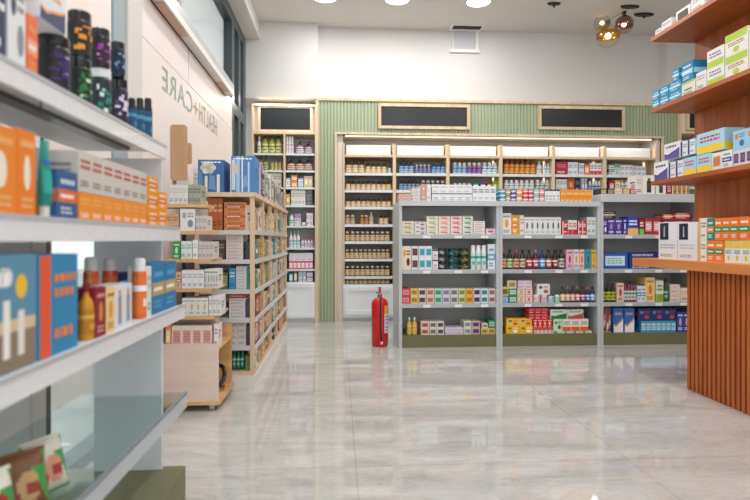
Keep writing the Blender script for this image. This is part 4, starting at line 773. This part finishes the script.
for cx_, cy_ in ((TXR-.04, T0+.03), (TXR-.04, T0+TD-.04), (TXL+.04, T0+.03), (TXL+.04, T0+TD-.04)):
    cst = empty('caster', (0, 0, 0)); cst.parent = r; cst.location = Vector((cx_, cy_, 0))-r.location
    b = MB(); b.lathe([(.02, -.012), (.02, .012)], 'b4b4b6', seg=16); w = b.obj('wheel', 'plastic', cst); w.rotation_euler = (0, pi/2, 0); w.location = (0, 0, .02)
    MB().box(-.018, .018, -.014, .014, .022, .04, 'd8d8da').obj('fork', 'chrome', cst)
# mast and shelves
tp(MB().box(-.965, -.945, T0+.18, T0+.2, TZ-.025, 1.2, '1c1c1e'), 'mast', 'powder_metal')
TSZ = [1.222, 1.063, .898, .724, .562]; TDD = [.20, .25, .30, .38, .42]; TR = [PY(q, 300, 3.3)[0] for q in (206.5, 209.5, 211.5, 211.5, 214)]
for z, d, xr in zip(TSZ, TDD, TR):
    s_ = tp(MB().box(TXL, xr, T0, T0+d, z-.02, z), 'step_shelf', 'oak_board')
# wooden paddles
b = MB()
def paddle(y, x0, x1, z0, z1):
    b = MB(); n = 20; pts = []
    rr = (x1-x0)*.22
    for k in range(n):
        a = 2*pi*k/n; cxm = (x1+x0)/2; px_ = cxm+(1 if cos(a) > 0 else -1)*((x1-x0)/2-rr)+rr*cos(a); pz_ = (z0+z1)/2+(1 if sin(a) > 0 else -1)*((z1-z0)/2-rr)+rr*sin(a); pts.append((px_, pz_))
    b.face([(x, y, z) for x, z in pts]); b.face([(x, y+.015, z) for x, z in pts[::-1]])
    for (a0, c0), (a1, c1) in zip(pts, pts[1:]+pts[:1]): b.face([(a0, y, c0), (a0, y+.015, c0), (a1, y+.015, c1), (a1, y, c1)])
    return b
tp(paddle(T0+.12, PY(170, 100, T0+.12)[0], PY(187, 100, T0+.12)[0], PY(178, 180.5, T0+.12)[1], PY(178, 124.5, T0+.12)[1]), 'header_board', 'paddle')
tp(paddle(T0+.2, PY(182, 100, T0+.2)[0], PY(191.5, 100, T0+.2)[0], PY(186, 164, T0+.2)[1], PY(186, 143, T0+.2)[1]), 'header_board', 'paddle')
tp(MB().box(-1.01, -.99, T0+.138, T0+.155, 1.222, 1.5, '8a8078'), 'header_post', 'powder_metal')
def ts(z, nm): return Shelf('Y', T0+.008, z+.0005, f'{nm} of trolley', .14)
s = ts(TSZ[0], 'highest step'); s.add('b', 169.5, 188, 184.5, 4, 1, ('e4e2de', 'c8c4bc', '889'), 'upright white carton', 'text'); s.add('b', 188.5, 201, 184.5, 3, 1, ('a8a898', '6c7064', '555'), 'grey green narrow carton', 'text')
s = ts(TSZ[1], 'second step'); s.add('b', 166, 179, 213, 2, 1, ('d8b090', 'a8743c', '666'), 'tan carton', 'text', back=.01); s.add('b', 180, 195, 208.5, 1, 1, ('e8e8e8', '9cb0b8', '889'), 'large white carton', 'stars'); s.add('b', 195.5, 207, 215.5, 3, 1, ('d8d0cc', 'a89890', '766'), 'small grey carton', 'text')
s = ts(TSZ[2], 'third step'); s.add('b', 172.5, 180.5, 242, 1, 1, ('2c9c4c', 'c8ecd0', 'fff'), 'green carton with pale square', 'logo'); s.add('b', 181, 192, 241, 2, 1, ('e2e8e4', '8cb0a0', '889'), 'white green tinted carton', 'text'); s.add('b', 192.5, 198, 240, 1, 1, ('f0f0ee', 'b8c4c4', '889'), 'bright white carton', 'text'); s.add('b', 198.5, 214, 241.5, 4, 1, ('d4ccc8', '9c9490', '766'), 'greige carton', 'text')
s = ts(TSZ[3], 'fourth step'); s.add('b', 172, 181, 272, 2, 1, ('e4b8a4', 'c8745c', '666'), 'peach carton', 'band'); s.add('b', 181.5, 204, 270, 4, 1, ('e8e8ea', 'a8b0b8', '889'), 'white carton', 'text'); s.add('b', 204.5, 218, 269, 5, 1, ('e0dcd8', '7c8c84', '665'), 'slim pale carton', 'logo')
s = ts(TSZ[4], 'lowest step'); s.add('b', 182, 208, 298, 4, 1, ('e6e2da', 'd8b070', '889'), 'white carton with gold spot', 'logo'); s.add('b', 208.5, 221, 296, 3, 1, ('e2dedc', 'a8a8a8', '889'), 'white end carton', 'text')
s = Shelf('Y', T0+.022, TZ-.0245, 'front tray of trolley', .12)
s.add('b', 165.5, 171, 325, 1, 1, ('e89040', 'f8d0a0', 'fff'), 'orange carton', 'label'); s.add('b', 171.5, 212, 325.5, 4, 1, ('ecdcd6', 'd89c90', 'b87c74'), 'pale pink carton', 'label'); s.add('b', 212.5, 218, 324, 1, 1, ('e8e4e4', 'a85c64', 'b87c74'), 'narrow white rose carton', 'side')
s = Shelf('Y', T0+.16, TZ-.0245, 'rear tray of trolley', .12)
s.add('b', 181, 215, 318, 6, 1, ('d8d4b8', 'c0b060', '776'), 'olive cream carton', 'text')
# black coiled strap inside trolley
r2 = empty('blood_pressure_monitor', (TXR-.06, T0+.25, .0585)); tag(r2, 'black cuffed blood pressure monitor inside the open trolley base', 'monitor')
b = MB(); b.tube([(.0+.045*cos(a), .05*sin(a)*1.1, .09+.055*sin(a*1.0)) for a in [2*pi*k/20 for k in range(21)]], .013, '1c1c1e'); b.obj('cuff', 'plastic', r2)
b = MB(); b.tube([(.03, -.02, .03), (.04, .02, .02), (.035, .05, .012), (.0, .08, .012)], .006, '222224'); b.obj('hose', 'plastic', r2)
MB().box(-.19, -.06, -.04, .04, 0, .06, 'dcdcdc', ch=.006).obj('monitor_body', 'plastic', r2)
MB().box(-.17, -.08, -.042, -.04, .015, .05, '3c4648').obj('display', 'plastic', r2)
# ------------------------------------------------------------------ near left unit
NX = -.57; NB = -1.02; N1 = 2.14; N0 = .35
NZ = [1.365, 1.055, .765, .43]; NF = [-.65, -.60, -.58, -.57]
r = empty('display_shelving', (-.8, 1.2, 0)); tag(r, 'nearest white display shelving along the window with glass lower shelf', 'shelving')
def np_(b, n, m, par=None):
    o = b.obj(n, m, par or r); o.location = -r.location if par is None else (0, 0, 0); return o
np_(MB().box(-.905, -.66, N1-.03, N1-.01, .15, 1.315, 'dfe3e6'), 'end_panel', 'powder_metal')
np_(MB().box(NB, NB+.02, N0, 1.86, .15, 1.315, 'dfe2e4'), 'back_panel', 'powder_metal')
np_(MB().box(NB, NB+.03, 1.86, 1.94, .15, 1.315, 'd6d3cd'), 'upright', 'powder_metal')
np_(MB().box(NB, NX-.01, N0, N1, 0, .15), 'plinth', 'olive')
for k, z in enumerate(NZ):
    NX = NF[k]
    if k < 3:
        s_ = np_(MB().box(NB+.055, NX-.01, N0, N1-.035, z-.02, z, 'e2e4e6'), 'shelf', 'powder_metal')
        if k == 0:
            s2 = np_(MB().box(NB+.055, NX-.01, N1-.035, N1, z-.02, z, 'e2e4e6'), 'shelf_end', 'powder_metal', s_)
            np_(MB().box(NX-.14, NX-.10, .95, N1-.1, z-.032, z-.02, '3c3836'), 'light_slot', 'plastic', s_)
        np_(MB().box(NX-.01, NX, N0, N1, z-.048, z+.002, 'e8eaec'), 'price_strip', 'plastic', s_)
        np_(MB().box(NX-.001, NX+.002, N0, N1, z-.006, z+.004, 'b8bdc2'), 'strip_edge', 'powder_metal', s_)
    else:
        s_ = np_(MB().box(NB+.055, NX-.01, N0, N1, z-.008, z), 'glass_shelf', 'shelf_glass')
        np_(MB().box(NX-.01, NX-.004, N0, N1, z-.055, z-.002), 'clear_strip', 'frosted_strip', s_)
        np_(MB().box(NX-.01, NX-.002, N0, N1, z-.006, z+.004, '7c8890'), 'strip_edge', 'powder_metal', s_)
        for bx in (NB+.085, NB+.25): np_(MB().box(bx, bx+.015, 1.45 if bx > NB+.2 else .6, 1.47 if bx > NB+.2 else .62, z-.03, z-.008, '4a5256'), 'bracket', 'powder_metal', s_)
np_(MB().tube([(-.654, 1.26, 1.315), (-.654, 1.262, 1.285)], .002, '444'), 'ticket_hook', 'plastic')
def ns(k, nm): return Shelf('L', NF[k]-.02, NZ[k]+.0006, nm, .2)
P1 = 'nearest unit top shelf'
s = ns(0, P1)
s.add('b', -22, 6, -35, 1, 1, ('1c2c50', 'e8ecf0', 'fff'), 'navy and white tall box at photo edge', 'side', d=.12)
s.add('b', 8, 26, -25, 1, 1, ('e4e6e8', '1c2c50', '8a9098'), 'tall white box with grey emblem', 'stars', d=.12)
s.add('b', 27, 38, 16, 1, 1, ('f06a28', 'f8a070', 'f8a070'), 'narrow orange box', 'band', d=.1)
z = s.add('tub', 39, 68, 38, 1, 1, ('1a1a22', '101014', '3c2c6c', 'c8b8e8'), 'black tub with violet blue label', d=.1)
s.add('b', 39, 66, -12, 1, 1, ('dfe4ea', '1c3468', 'f0a828'), 'white navy box with yellow script on violet tub', 'wave', on=z, d=.09)
z = s.add('tub', 69, 90, 60, 1, 1, ('16201a', '101412', '2c7c3c', 'd0e8d0'), 'black tub with green label', d=.09)
s.add('tub', 69, 90, 13, 1, 1, ('1c1a18', '121212', 'f0a028', '30241c'), 'black tub with orange label on green tub', on=z, d=.09)
z = s.add('tub', 91, 110, 70, 1, 1, ('1c3434', 'e8ecec', '2c8c88', 'e0f0f0'), 'teal tub with white lid', d=.09)
s.add('tub', 92, 109, 30, 1, 1, ('1e1a22', '141416', 'a83cac', 'e8d0ec'), 'purple tub on teal tub', on=z, d=.08)
z = s.add('tub', 111, 127, 80, 1, 1, ('1e1c2c', '14141c', '5c4878', 'e0d8ec'), 'dark tub with muted purple label', d=.09)
s.add('tub', 111.5, 124, 43, 1, 1, ('101c34', '10141c', '2c5c90', '88b8e0'), 'dark blue tub on muted purple tub', on=z, d=.08)
s.add('can', 128, 152, 98, 3, 1, ('101c2c', '0c1218', '1f4f74', '4c9cc0'), 'dark blue can', d=.07)
P2 = 'nearest unit second shelf'
s = ns(1, P2)
s.add('b', -18, 17, 124, 1, 1, ('f08a20', 'f8ecd8', 'f8c080'), 'large orange box with white leaf, left of pair', 'logo', d=.08)
s.add('b', 17.5, 36, 130, 1, 1, ('ee8218', 'f8ecd8', 'f8c080'), 'large orange box with white leaf, right of pair', 'logo', d=.08)
s.add('tube', 37, 52, 140, 1, 1, ('1c9488', 'e4e8e0', '2cb0a0', '2468b8'), 'teal tube with blue tip', d=.07)
s.add('b', 57, 77.5, 171, 1, 1, ('2c5c94', 'e87038', 'dfe8f4'), 'blue box with orange band', 'band', d=.04)
z = s.add('b', 79, 147, 197.5, 7, 1, ('f09428', 'f8b860', 'fff'), 'orange box under grey boxes', 'text', d=.12)
s.add('b', 79, 147, 161.5, 7, 1, ('cfcbc4', 'c8504c', '8c8880'), 'pale grey box over orange boxes', 'text', on=z, d=.12)
s.add('b', 148, 158, 177, 1, 3, ('f49c1c', 'd87808', 'fff'), 'bright orange box of taller stack', 'band', d=.08); s.add('b', 158.5, 167, 192, 1, 2, ('f49c1c', 'd87808', 'fff'), 'bright orange box of shorter stack', 'band', d=.08)
P3 = 'nearest unit third shelf'
s = ns(2, P3)
DB = s.add('b', -40, 37, 255, 1, 1, ('5c94b0', 'dfe8ec', '8c7c68'), 'large sea picture box with white letters', 'scape', d=.11)
z = s.add('b', 38.5, 78, 254, 1, 1, ('2c88b8', 'e8582c', 'e88838'), 'blue box with orange side stripe', 'side', d=.11)
s.add('bottle', 79, 93, 283, 1, 1, ('d89828', '8c1c1c', 'c88018', 'e8b850'), 'ribbed golden bottle with red cap', d=.07, name='sun_oil_bottle')
s.add('pump', 83, 95, 270, 1, 1, ('2c1c1c', 'c89858', '3c2424', 'a87848'), 'dark brown bottle with gold pump', d=.06, back=.075)
s.add('b', 95.5, 106, 287, 1, 1, ('8c1420', 'd89040', 'e8b0a0'), 'dark red carton', 'logo', d=.07); s.add('b', 106.5, 115, 287, 1, 1, ('f0d090', 'e89838', 'a8743c'), 'cream yellow carton', 'logo', d=.07); s.add('b', 115.5, 132, 284, 2, 1, ('dfe4ea', '8c98a8', 'e88848'), 'pale grey tall carton', 'tube', d=.07)
s.add('can', 133, 146, 258, 1, 1, ('f06c24', 'eceef0', 'f07c38', 'fff'), 'orange spray bottle with white cap', d=.07)
s.add('can', 84, 98, 257, 1, 1, ('f0602c', 'e8eaec', 'f07840', '2878b8'), 'orange white capped can in back row, left', d=.06, back=.12); s.add('can', 103, 117, 258, 1, 1, ('f0602c', 'e8eaec', 'f07840', '2878b8'), 'orange white capped can in back row, right', d=.06, back=.12)
s.add('b', 118, 128, 272, 1, 1, ('1c3c80', 'e8f0f8', 'fff'), 'navy carton in back row', 'label', d=.05, back=.12)
s.add('b', 147, 151.5, 266, 1, 1, ('dfe6e2', 'b8c8c0', '8c9c94'), 'slim pale green carton', 'text', d=.06)
s.add('b', 152, 176, 262, 2, 1, ('1c78b0', 'c0a060', '5cb0dc'), 'blue pack with gold band', 'band', d=.05)
# white letters on the sea picture box
yD0, zD0 = PX(1, 288, NF[2]-.0185); yD1, zD1 = PX(12.5, 268, NF[2]-.0185)
dbox = [o for o in bpy.data.objects if o.get('label', '').startswith('large sea picture')][0]
o = text_mesh('D', 'lettering', lambda u, v: (.0012, u, v), 'eef2f2', .03)
for v in o.data.vertices: v.co = Vector((NF[2]-.0185, yD0+(yD1-yD0)*v.co.y, zD0+(zD1-zD0)*v.co.z))
bpy.context.view_layer.update()
o.parent = dbox; o.matrix_parent_inverse = dbox.matrix_world.inverted()
# packets on the glass shelf
P4 = 'nearest unit glass shelf'
r3 = [(1.10, -.5, 'green rimmed snack packet with red picture, at photo edge', ('48a04c', 'ece8dc', 'a8342c', 'e8b050'), .11, 0, .13), (1.21, -.75, 'brown and orange snack packet', ('3ca04c', '7c5030', 'c8a070', '9c3c30'), .10, 0, .13), (1.31, -.5, 'green edged snack packet with pale picture', ('3c9c4c', 'd8d4c8', 'd89880', 'a83c34'), .10, 0, .125), (1.20, -.8, 'tall packet with leafy dark corner', ('4c6c48', '5c7c54', 'b87c54', 'b8906c'), .10, .12, .17), (1.08, -.6, 'green packet behind the red picture packet', ('4c8c4c', '2c6c3c', 'c8bc9c', '8c3c2c'), .11, .13, .16)]
for k, (y, tilt, lab, cs, wd, bk, hh) in enumerate(r3):
    o = mk('bag', wd, .05, hh, (NX-.09-bk, y, NZ[3]+.0006), pi/2+tilt, cs, None, f'{lab}, {P4}', 'snack packets on the glass shelf'); o.rotation_euler.x = -.3 if k < 3 else -.12
# ------------------------------------------------------------------ wooden counter and shelves, right
WX0 = 2.46; WX1 = 2.82; KX = 2.36; KY1 = 3.58; KY0 = 1.2; KT = .87
r = empty('service_counter', (2.65, 2.6, 0)); tag(r, 'reddish wood service counter with vertical slatted front and orange top', 'counter')
def kp(b, n, m, par=None):
    o = b.obj(n, m, par or r); o.location = -r.location if par is None else (0, 0, 0); return o
kp(MB().box(KX-.05, WX1-.002, KY0, 4.18, KT-.06, KT), 'countertop', 'counter_top')
kp(MB().box(KX+.02, WX1-.002, KY0, KY1-.02, 0, KT-.06, '3a190b'), 'counter_body', 'paint')
b = MB(); n = int((KY1-KY0)/.042)
for k in range(n):
    y = KY1-.03-k*.042; b.box(KX, KX+.02, y, y+.026, 0, KT-.06)
nn = 10
for k in range(nn):
    x = KX+.0+k*.044; b.box(x, x+.03, KY1-.02, KY1, 0, KT-.06) if k else None
kp(b, 'slatted_front', 'mahogany')
WX0 = 2.46; WX1 = 2.82
r = empty('wall_shelving', (2.84, 2.8, 0)); tag(r, 'reddish wood panel with three deep shelves rising behind the counter', 'shelving')
b = MB(); y = 4.18
while y > KY0: b.box(WX1, WX1+.04, max(KY0, y-.118), y, 0, 3.3); y -= .12
b.box(WX1+.006, WX1+.035, KY0, 4.18, 0, 3.3)
kp(b, 'panel', 'mahogany')
RZ = [2.60, 2.04, 1.47]
for z in RZ: kp(MB().box(WX0, WX1-.001, KY0, 4.18, z-.03, z), 'shelf', 'mahogany_shelf')
def rs(z, nm, d=.2): return Shelf('R', WX0+.03, z+.0006, nm, d)
s = rs(RZ[0], 'highest wooden shelf'); s.add('b', 655, 661, 29, 1, 1, ('e2e2e4', 'a84c54', '555'), 'small white carton with red print', 'text'); s.add('b', 661.5, 671.5, 20, 1, 1, ('e6e6e8', 'b85c60', '555'), 'white long carton with red mark', 'text'); s.add('b', 676, 690, 8, 1, 1, ('ecebea', '38383c', '555'), 'white carton with dark emblem', 'label'); s.add('b', 691, 705, -6, 1, 1, ('ecebea', 'b8a8a0', '555'), 'plain white carton with tan print', 'text'); s.add('b', 706, 722, -16, 2, 1, ('e6e4e2', 'b8a8a0', '555'), 'tall white carton', 'text')
s = rs(RZ[1], 'middle wooden shelf')
s.add('b', 652.5, 659.5, 91, 1, 2, ('2090c4', 'a8dcf0', 'e0f4fc'), 'blue carton of leftmost stack', 'band'); s.add('b', 660, 668.5, 86, 1, 2, ('2090c4', 'a8dcf0', 'e0f4fc'), 'blue carton of second stack', 'band')
z = s.add('b', 669, 681, 81.5, 1, 2, ('1c8cc0', 'a8dcf0', 'e0f4fc'), 'blue carton of third stack', 'band'); s.add('b', 672.5, 679, 69, 1, 1, ('1c8cc0', 'a8dcf0', 'e0f4fc'), 'blue carton atop third stack', 'band', on=z)
z = s.add('b', 681.5, 695, 81, 1, 1, ('e4e2d8', 'b8cc4c', '6a6a60'), 'white carton with lime lid', 'cap'); s.add('b', 681.5, 693, 62, 1, 1, ('1c84b8', 'a8dcf0', 'e0f4fc'), 'blue carton atop lime lidded carton', 'band', on=z)
z = s.add('b', 696, 706, 71.5, 1, 1, ('eae8e6', 'b89ca8', '6a6a60'), 'narrow white carton', 'text'); z = s.add('b', 707, 724, 48, 1, 2, ('ecebe8', 'b4d03c', '7c7488'), 'white lime footed carton', 'bot'); s.add('b', 725, 748, 31, 1, 2, ('ecebe2', 'b4d03c', 'a84c3c'), 'large white carton with lime top', 'top'); s.add('b', 749, 780, 18, 2, 2, ('ecebe8', 'd8c8b8', 'b85c48'), 'white almond picture carton', 'logo')
s = rs(RZ[2], 'lowest wooden shelf')
z = s.add('b', 654, 668, 161.5, 1, 1, ('ecebf0', '5c50a0', '3a3460'), 'white carton with purple scene', 'wave'); s.add('b', 668.5, 683, 161, 2, 1, ('e8eaf0', '2c3878', '8a90a8'), 'slim white carton with navy bar', 'side', on=None); z2 = s.top
s.add('b', 664, 680, 142.5, 1, 1, ('ecebf0', '5c50a0', '3a3460'), 'white purple scene carton of upper row', 'wave', on=max(z, z2), d=.13); s.add('b', 680.5, 695, 140, 2, 1, ('e8eaf0', '2c3878', '8a90a8'), 'slim navy bar carton of upper row', 'side', on=max(z, z2), d=.13)
z = s.add('b', 683.5, 696, 157, 1, 1, ('a8d8ec', 'f4d43c', 'd04c5c'), 'light blue carton with yellow foot', 'bot'); z = s.add('b', 696.5, 711.5, 154, 1, 1, ('a8d8ec', 'f4d43c', 'd04c5c'), 'wider light blue yellow foot carton', 'bot'); s.add('b', 696.5, 724, 131, 1, 1, ('b0dcf0', 'f4d43c', 'c83c50'), 'widest light blue carton on top', 'bot', on=max(z, z2)+.002, d=.14)
s.add('b', 712, 721.5, 152.5, 1, 1, ('eceae4', 'f08a28', '777'), 'white carton with orange block', 'label'); s.add('b', 722, 732, 150, 1, 1, ('eceef0', '3c50a0', '666'), 'white carton with indigo band', 'band')
z = s.add('b', 733, 760, 148, 4, 1, ('e0dce8', '5c3c60', '8c7ca0'), 'white carton with plum panel', 'label'); s.add('b', 733, 760, 128, 2, 1, ('9cd4ec', 'f08040', '3c70a8'), 'pale blue carton with orange spot on plum row', 'stars', on=z, d=.13)
s = Shelf('R', 2.40, KT+.0006, 'wooden counter', .22)
z = s.add('b', 658.5, 677, 240.5, 1, 1, ('e6e8ee', 'a8b4c8', '8c98ac'), 'white carton of lower row, farther', 'text'); s.add('b', 658.5, 677, 222, 1, 1, ('e8eaf0', '141c38', 'b8bcc8'), 'white carton with navy panel, farther', 'panel', on=z)
z = s.add('b', 677.5, 697, 240.5, 1, 1, ('e6e8ec', 'c0c8d4', '8c98ac'), 'white carton of lower row, nearer', 'text'); s.add('b', 677.5, 697, 222.5, 1, 1, ('ebecef', '141c38', 'b8bcc8'), 'white carton with navy panel, nearer', 'panel', on=z)
z = s.add('b', 698.5, 706.5, 240, 1, 1, ('eceae4', 'f0b848', '888'), 'white carton with yellow leaf, lower', 'side'); s.add('b', 698.5, 706.5, 218, 1, 1, ('eceae4', 'f0b848', '888'), 'white carton with yellow leaf, upper', 'side', on=z)
z = s.add('b', 707, 723.5, 240.5, 2, 1, ('f08428', '3c8c5c', 'fff'), 'orange carton with green block, lower row', 'band'); s.add('b', 707, 714, 218, 1, 1, ('1c8c78', 'f08c3c', 'fff'), 'teal green carton with orange band', 'band', on=z)
z2 = s.add('b', 724.5, 760, 240.5, 4, 1, ('e4ecec', 'e8c84c', '5c80a0'), 'white carton with yellow wedge, lower row', 'top')
s.add('b', 714.5, 738.5, 217.5, 3, 1, ('f07c20', '3c8c50', 'fff'), 'orange green banded carton of upper row', 'band', on=max(z, z2)+.001); s.add('b', 739, 762, 216, 2, 1, ('f07c20', '3c8c50', 'fff'), 'taller orange green banded carton', 'band', on=max(z, z2)+.001)
# ------------------------------------------------------------------ ceiling fittings
def downlight(x, y, lab):
    r = empty('ceiling_light', (x, y, CEIL)); tag(r, lab, 'ceiling light', 'round ceiling downlights')
    MB().lathe([(.13, -.004), (.135, -.002), (.135, 0)], 'f2f0ec', seg=28, caps=False).obj('trim_ring', 'paint', r)
    MB().lathe([(.0, -.006), (.12, -.006), (.13, -.003)], 'fff', seg=28, caps=False).obj('diffuser', 'lamp_glow', r)
    ld = bpy.data.lights.new('lamp', 'AREA'); ld.shape = 'DISK'; ld.size = .24; ld.energy = LAMP; ld.color = (1, .995, .985)
    lo = bpy.data.objects.new('lamp', ld); COL.objects.link(lo); lo.location = (x, y, CEIL-.012)
LAMP = 9
lx = [PY(px_, 0, 6.05)[0] for px_ in (325, 397.5, 478.5)]
for x, nm in zip(lx, ('leftmost', 'middle', 'rightmost')): downlight(x, 6.05, f'round glowing ceiling downlight, {nm} of the three at photo top')
for j, y in enumerate((4.2, 2.4, .6)):  # unseen downlight rows added to light the room, glowing discs with rings
    for i, x in enumerate((-.3, 1.1, 2.3, 3.6)):
        b = MB(); b.lathe([(.0, -.006), (.12, -.006), (.13, -.003)], 'fff', 0, 28, caps=False); b.lathe([(.13, -.004), (.135, -.002), (.135, 0)], 'f2f0ec', 1, 28, caps=False)
        struct(b.obj(f'trim_{10+j*4+i}', ['lamp_glow', 'paint'], None, (x, y, CEIL)))
        ld = bpy.data.lights.new('lamp', 'AREA'); ld.shape = 'DISK'; ld.size = .24; ld.energy = LAMP; ld.color = (1, .995, .985)
        lo = bpy.data.objects.new('lamp', ld); COL.objects.link(lo); lo.location = (x, y, CEIL-.012)
# hatch
hx0, hx1 = PY(451.5, 40, YW-.01)[0], PY(478, 40, YW-.01)[0]
r = empty('ceiling_vent', ((hx0+hx1)/2, YW-.11, CEIL)); tag(r, 'square white framed ceiling vent with dark slot near the back wall', 'vent')
w = (hx1-hx0)/2+.01
b = MB()
for a in ((-w-.03, w+.03, -.10, -.08), (-w-.03, w+.03, .05, .075), (-w-.03, -w, -.08, .05), (w, w+.03, -.08, .05)): b.box(a[0], a[1], a[2], a[3], -.012, 0, 'efede9')
b.obj('vent_frame', 'paint', r)
MB().box(-w, w, -.08, .05, -.003, 0, '2a2826').obj('vent_slot', 'paint', r)
b = MB(); b.box(-w, w*.9, -.02, -.008, -.010, -.004, '55504c'); b.obj('vent_blade', 'powder_metal', r)
hz0, hz1 = PY(465, 51, YW-.02)[1], PY(465, 31.5, YW-.02)[1]
r = empty('access_panel', ((hx0+hx1)/2, YW, hz0)); tag(r, 'square grey access panel in white frame high on back wall', 'panel')
H = hz1-hz0; w -= .01
MB().box(-w+.02, w-.03, -.03, 0, .02, H, 'c6c8ca').obj('panel_face', 'paint', r)
b = MB(); b.box(-w-.02, w+.02, -.035, 0, -.02, .02, 'efede9'); b.box(-w-.0, -w+.02, -.035, 0, .02, H, 'e0dedb'); b.box(w-.03, w, -.035, 0, .02, H, 'efede9'); b.box(-w-.02, w+.02, -.04, 0, H, H+.02, 'efede9'); b.obj('panel_frame', 'paint', r)
# pendant cluster
def ceil_at(px_, py_):
    t = (CEIL-CH)*F/(240-py_); cx = (px_-375)/F; return t*(SA+cx*CA), t*(CA-cx*SA)
def sph(R, n=12, z0=-1, z1=1):
    return [(max(.0005, R*cos(a)), R*sin(a)) for a in [math.asin(z0)+(math.asin(z1)-math.asin(z0))*k/n for k in range(n+1)]]
c1 = ceil_at(630, 6); c2 = ceil_at(644, 14)
pend = empty('pendant_lamp', (c1[0], c1[1], CEIL)); tag(pend, 'cluster of three gold, smoky and clear glass globes hanging from the ceiling', 'pendant lamp')
def globe(px_, py_, rad, Yd, glass, canopy, inner, iz, ratio=.97):
    x, z = PY(px_, py_, Yd); off = Vector((x-canopy[0], Yd-canopy[1], z-CEIL))
    g = MB().lathe(sph(rad), seg=28, caps=False).obj('glass_globe', glass, pend); g.location = off
    MB().lathe(sph(rad*ratio, 8, *iz), seg=28, caps=False).obj('mirrored_band', inner, g)
    MB().lathe(sph(rad*.25), seg=14, caps=False).obj('bulb', 'bulb_glow', g)
    MB().lathe([(.025, rad*.98), (.025, rad+.04), (.01, rad+.05)], '8a7a5e', seg=14).obj('socket', 'chrome', g)
    MB().tube([(0, 0, rad+.04), (-off.x, -off.y, -.02-off.z)], .0025, '555', seg=6).obj('cord', 'plastic', g)
globe(608, 36, .13, 6.0, 'amber_glass', c1, 'gold_mirror', (-.1, .3))
globe(624, 24.5, .105, 6.1, 'smoke_glass', c1, 'rose_mirror', (-.2, .75))
globe(602, 23, .095, 6.33, 'globe_glass', c1, 'gold_mirror', (-.95, -.55))
MB().lathe([(.088, -.022), (.11, -.015), (.11, 0)], '1c1a1a', seg=24, sy=.35).obj('ceiling_disc', 'powder_metal', pend)
for (c, lab, rr) in ((c2, 'black ceiling disc right of the globe pendants', .12), (ceil_at(554, 3), 'small black ceiling disc left of the globe pendants', .075)):
    r = empty('ceiling_disc', (c[0], c[1], CEIL)); tag(r, lab, 'ceiling disc')
    MB().lathe([(rr, 0), (rr, -.015), (rr*.8, -.022)][::-1], '1c1a1a', seg=24, sy=.4).obj('disc', 'powder_metal', r)
    MB().lathe([(.012, -.05), (.012, -.02)], '6a6662', seg=10).obj('stem', 'chrome', r)
# ------------------------------------------------------------------ the smallest cartons become one uncounted mass
cs_ = [o for o in bpy.data.objects if o.type == 'MESH' and o.parent is None and o.name.startswith(('carton', 'packet'))]
def seen(o):
    bb = [o.matrix_basis @ Vector(c) for c in o.bound_box]; P = []
    for p in bb:
        d = p.x*SA+p.y*CA
        if d < .1: return 0
        P.append((375+F*(p.x*CA-p.y*SA)/d, 240-F*(p.z-CH)/d))
    x0, x1 = max(0, min(p[0] for p in P)), min(750, max(p[0] for p in P)); y0, y1 = max(0, min(p[1] for p in P)), min(500, max(p[1] for p in P))
    if x1 <= x0 or y1 <= y0: return 0
    a = (x1-x0)*(y1-y0)
    if 'aisle' in o['label']: a *= .35
    return a
cs_.sort(key=seen, reverse=True)
bm_all = MB(); cols = []
rest = cs_[298:]
vs, fs, cl = [], [], []
for o in rest:
    n0 = len(vs); vs += [tuple(o.matrix_basis @ v.co) for v in o.data.vertices]
    a = o.data.color_attributes['Col'].data
    for p in o.data.polygons:
        fs.append(tuple(n0+i for i in p.vertices)); cl += [c for li in p.loop_indices for c in a[li].color]
    bpy.data.objects.remove(o)
me = bpy.data.meshes.new('small_cartons'); me.from_pydata(vs, [], fs); me.materials.append(MATS['card'])
a = me.color_attributes.new('Col', 'FLOAT_COLOR', 'CORNER'); a.data.foreach_set('color', cl)
o = bpy.data.objects.new('small_cartons', me); COL.objects.link(o); o['kind'] = 'stuff'
tag(o, 'mass of many small coloured cartons on the farther shop shelves', 'cartons')
# ------------------------------------------------------------------ light
w = bpy.data.worlds.new('World'); S.world = w; w.use_nodes = True
bg = w.node_tree.nodes['Background']; bg.inputs['Color'].default_value = (.93, .97, 1, 1); bg.inputs['Strength'].default_value = 1.25
# ------------------------------------------------------------------ camera
cd = bpy.data.cameras.new('Camera'); cam = bpy.data.objects.new('Camera', cd); COL.objects.link(cam)
cd.sensor_fit = 'HORIZONTAL'; cd.sensor_width = 36; cd.lens = 36*F/750; cd.shift_y = -10/750
cam.location = (0, 0, CH); cam.rotation_euler = (pi/2, 0, -A); cd.clip_start = .05
cd.dof.use_dof = True; cd.dof.focus_distance = 5.2; cd.dof.aperture_fstop = 2.4
S.camera = cam
S.view_settings.view_transform = 'Standard'; S.view_settings.look = 'None'; S.view_settings.gamma = 1; S.view_settings.exposure = .42
try: S.view_settings.use_curve_mapping = False
except Exception: pass
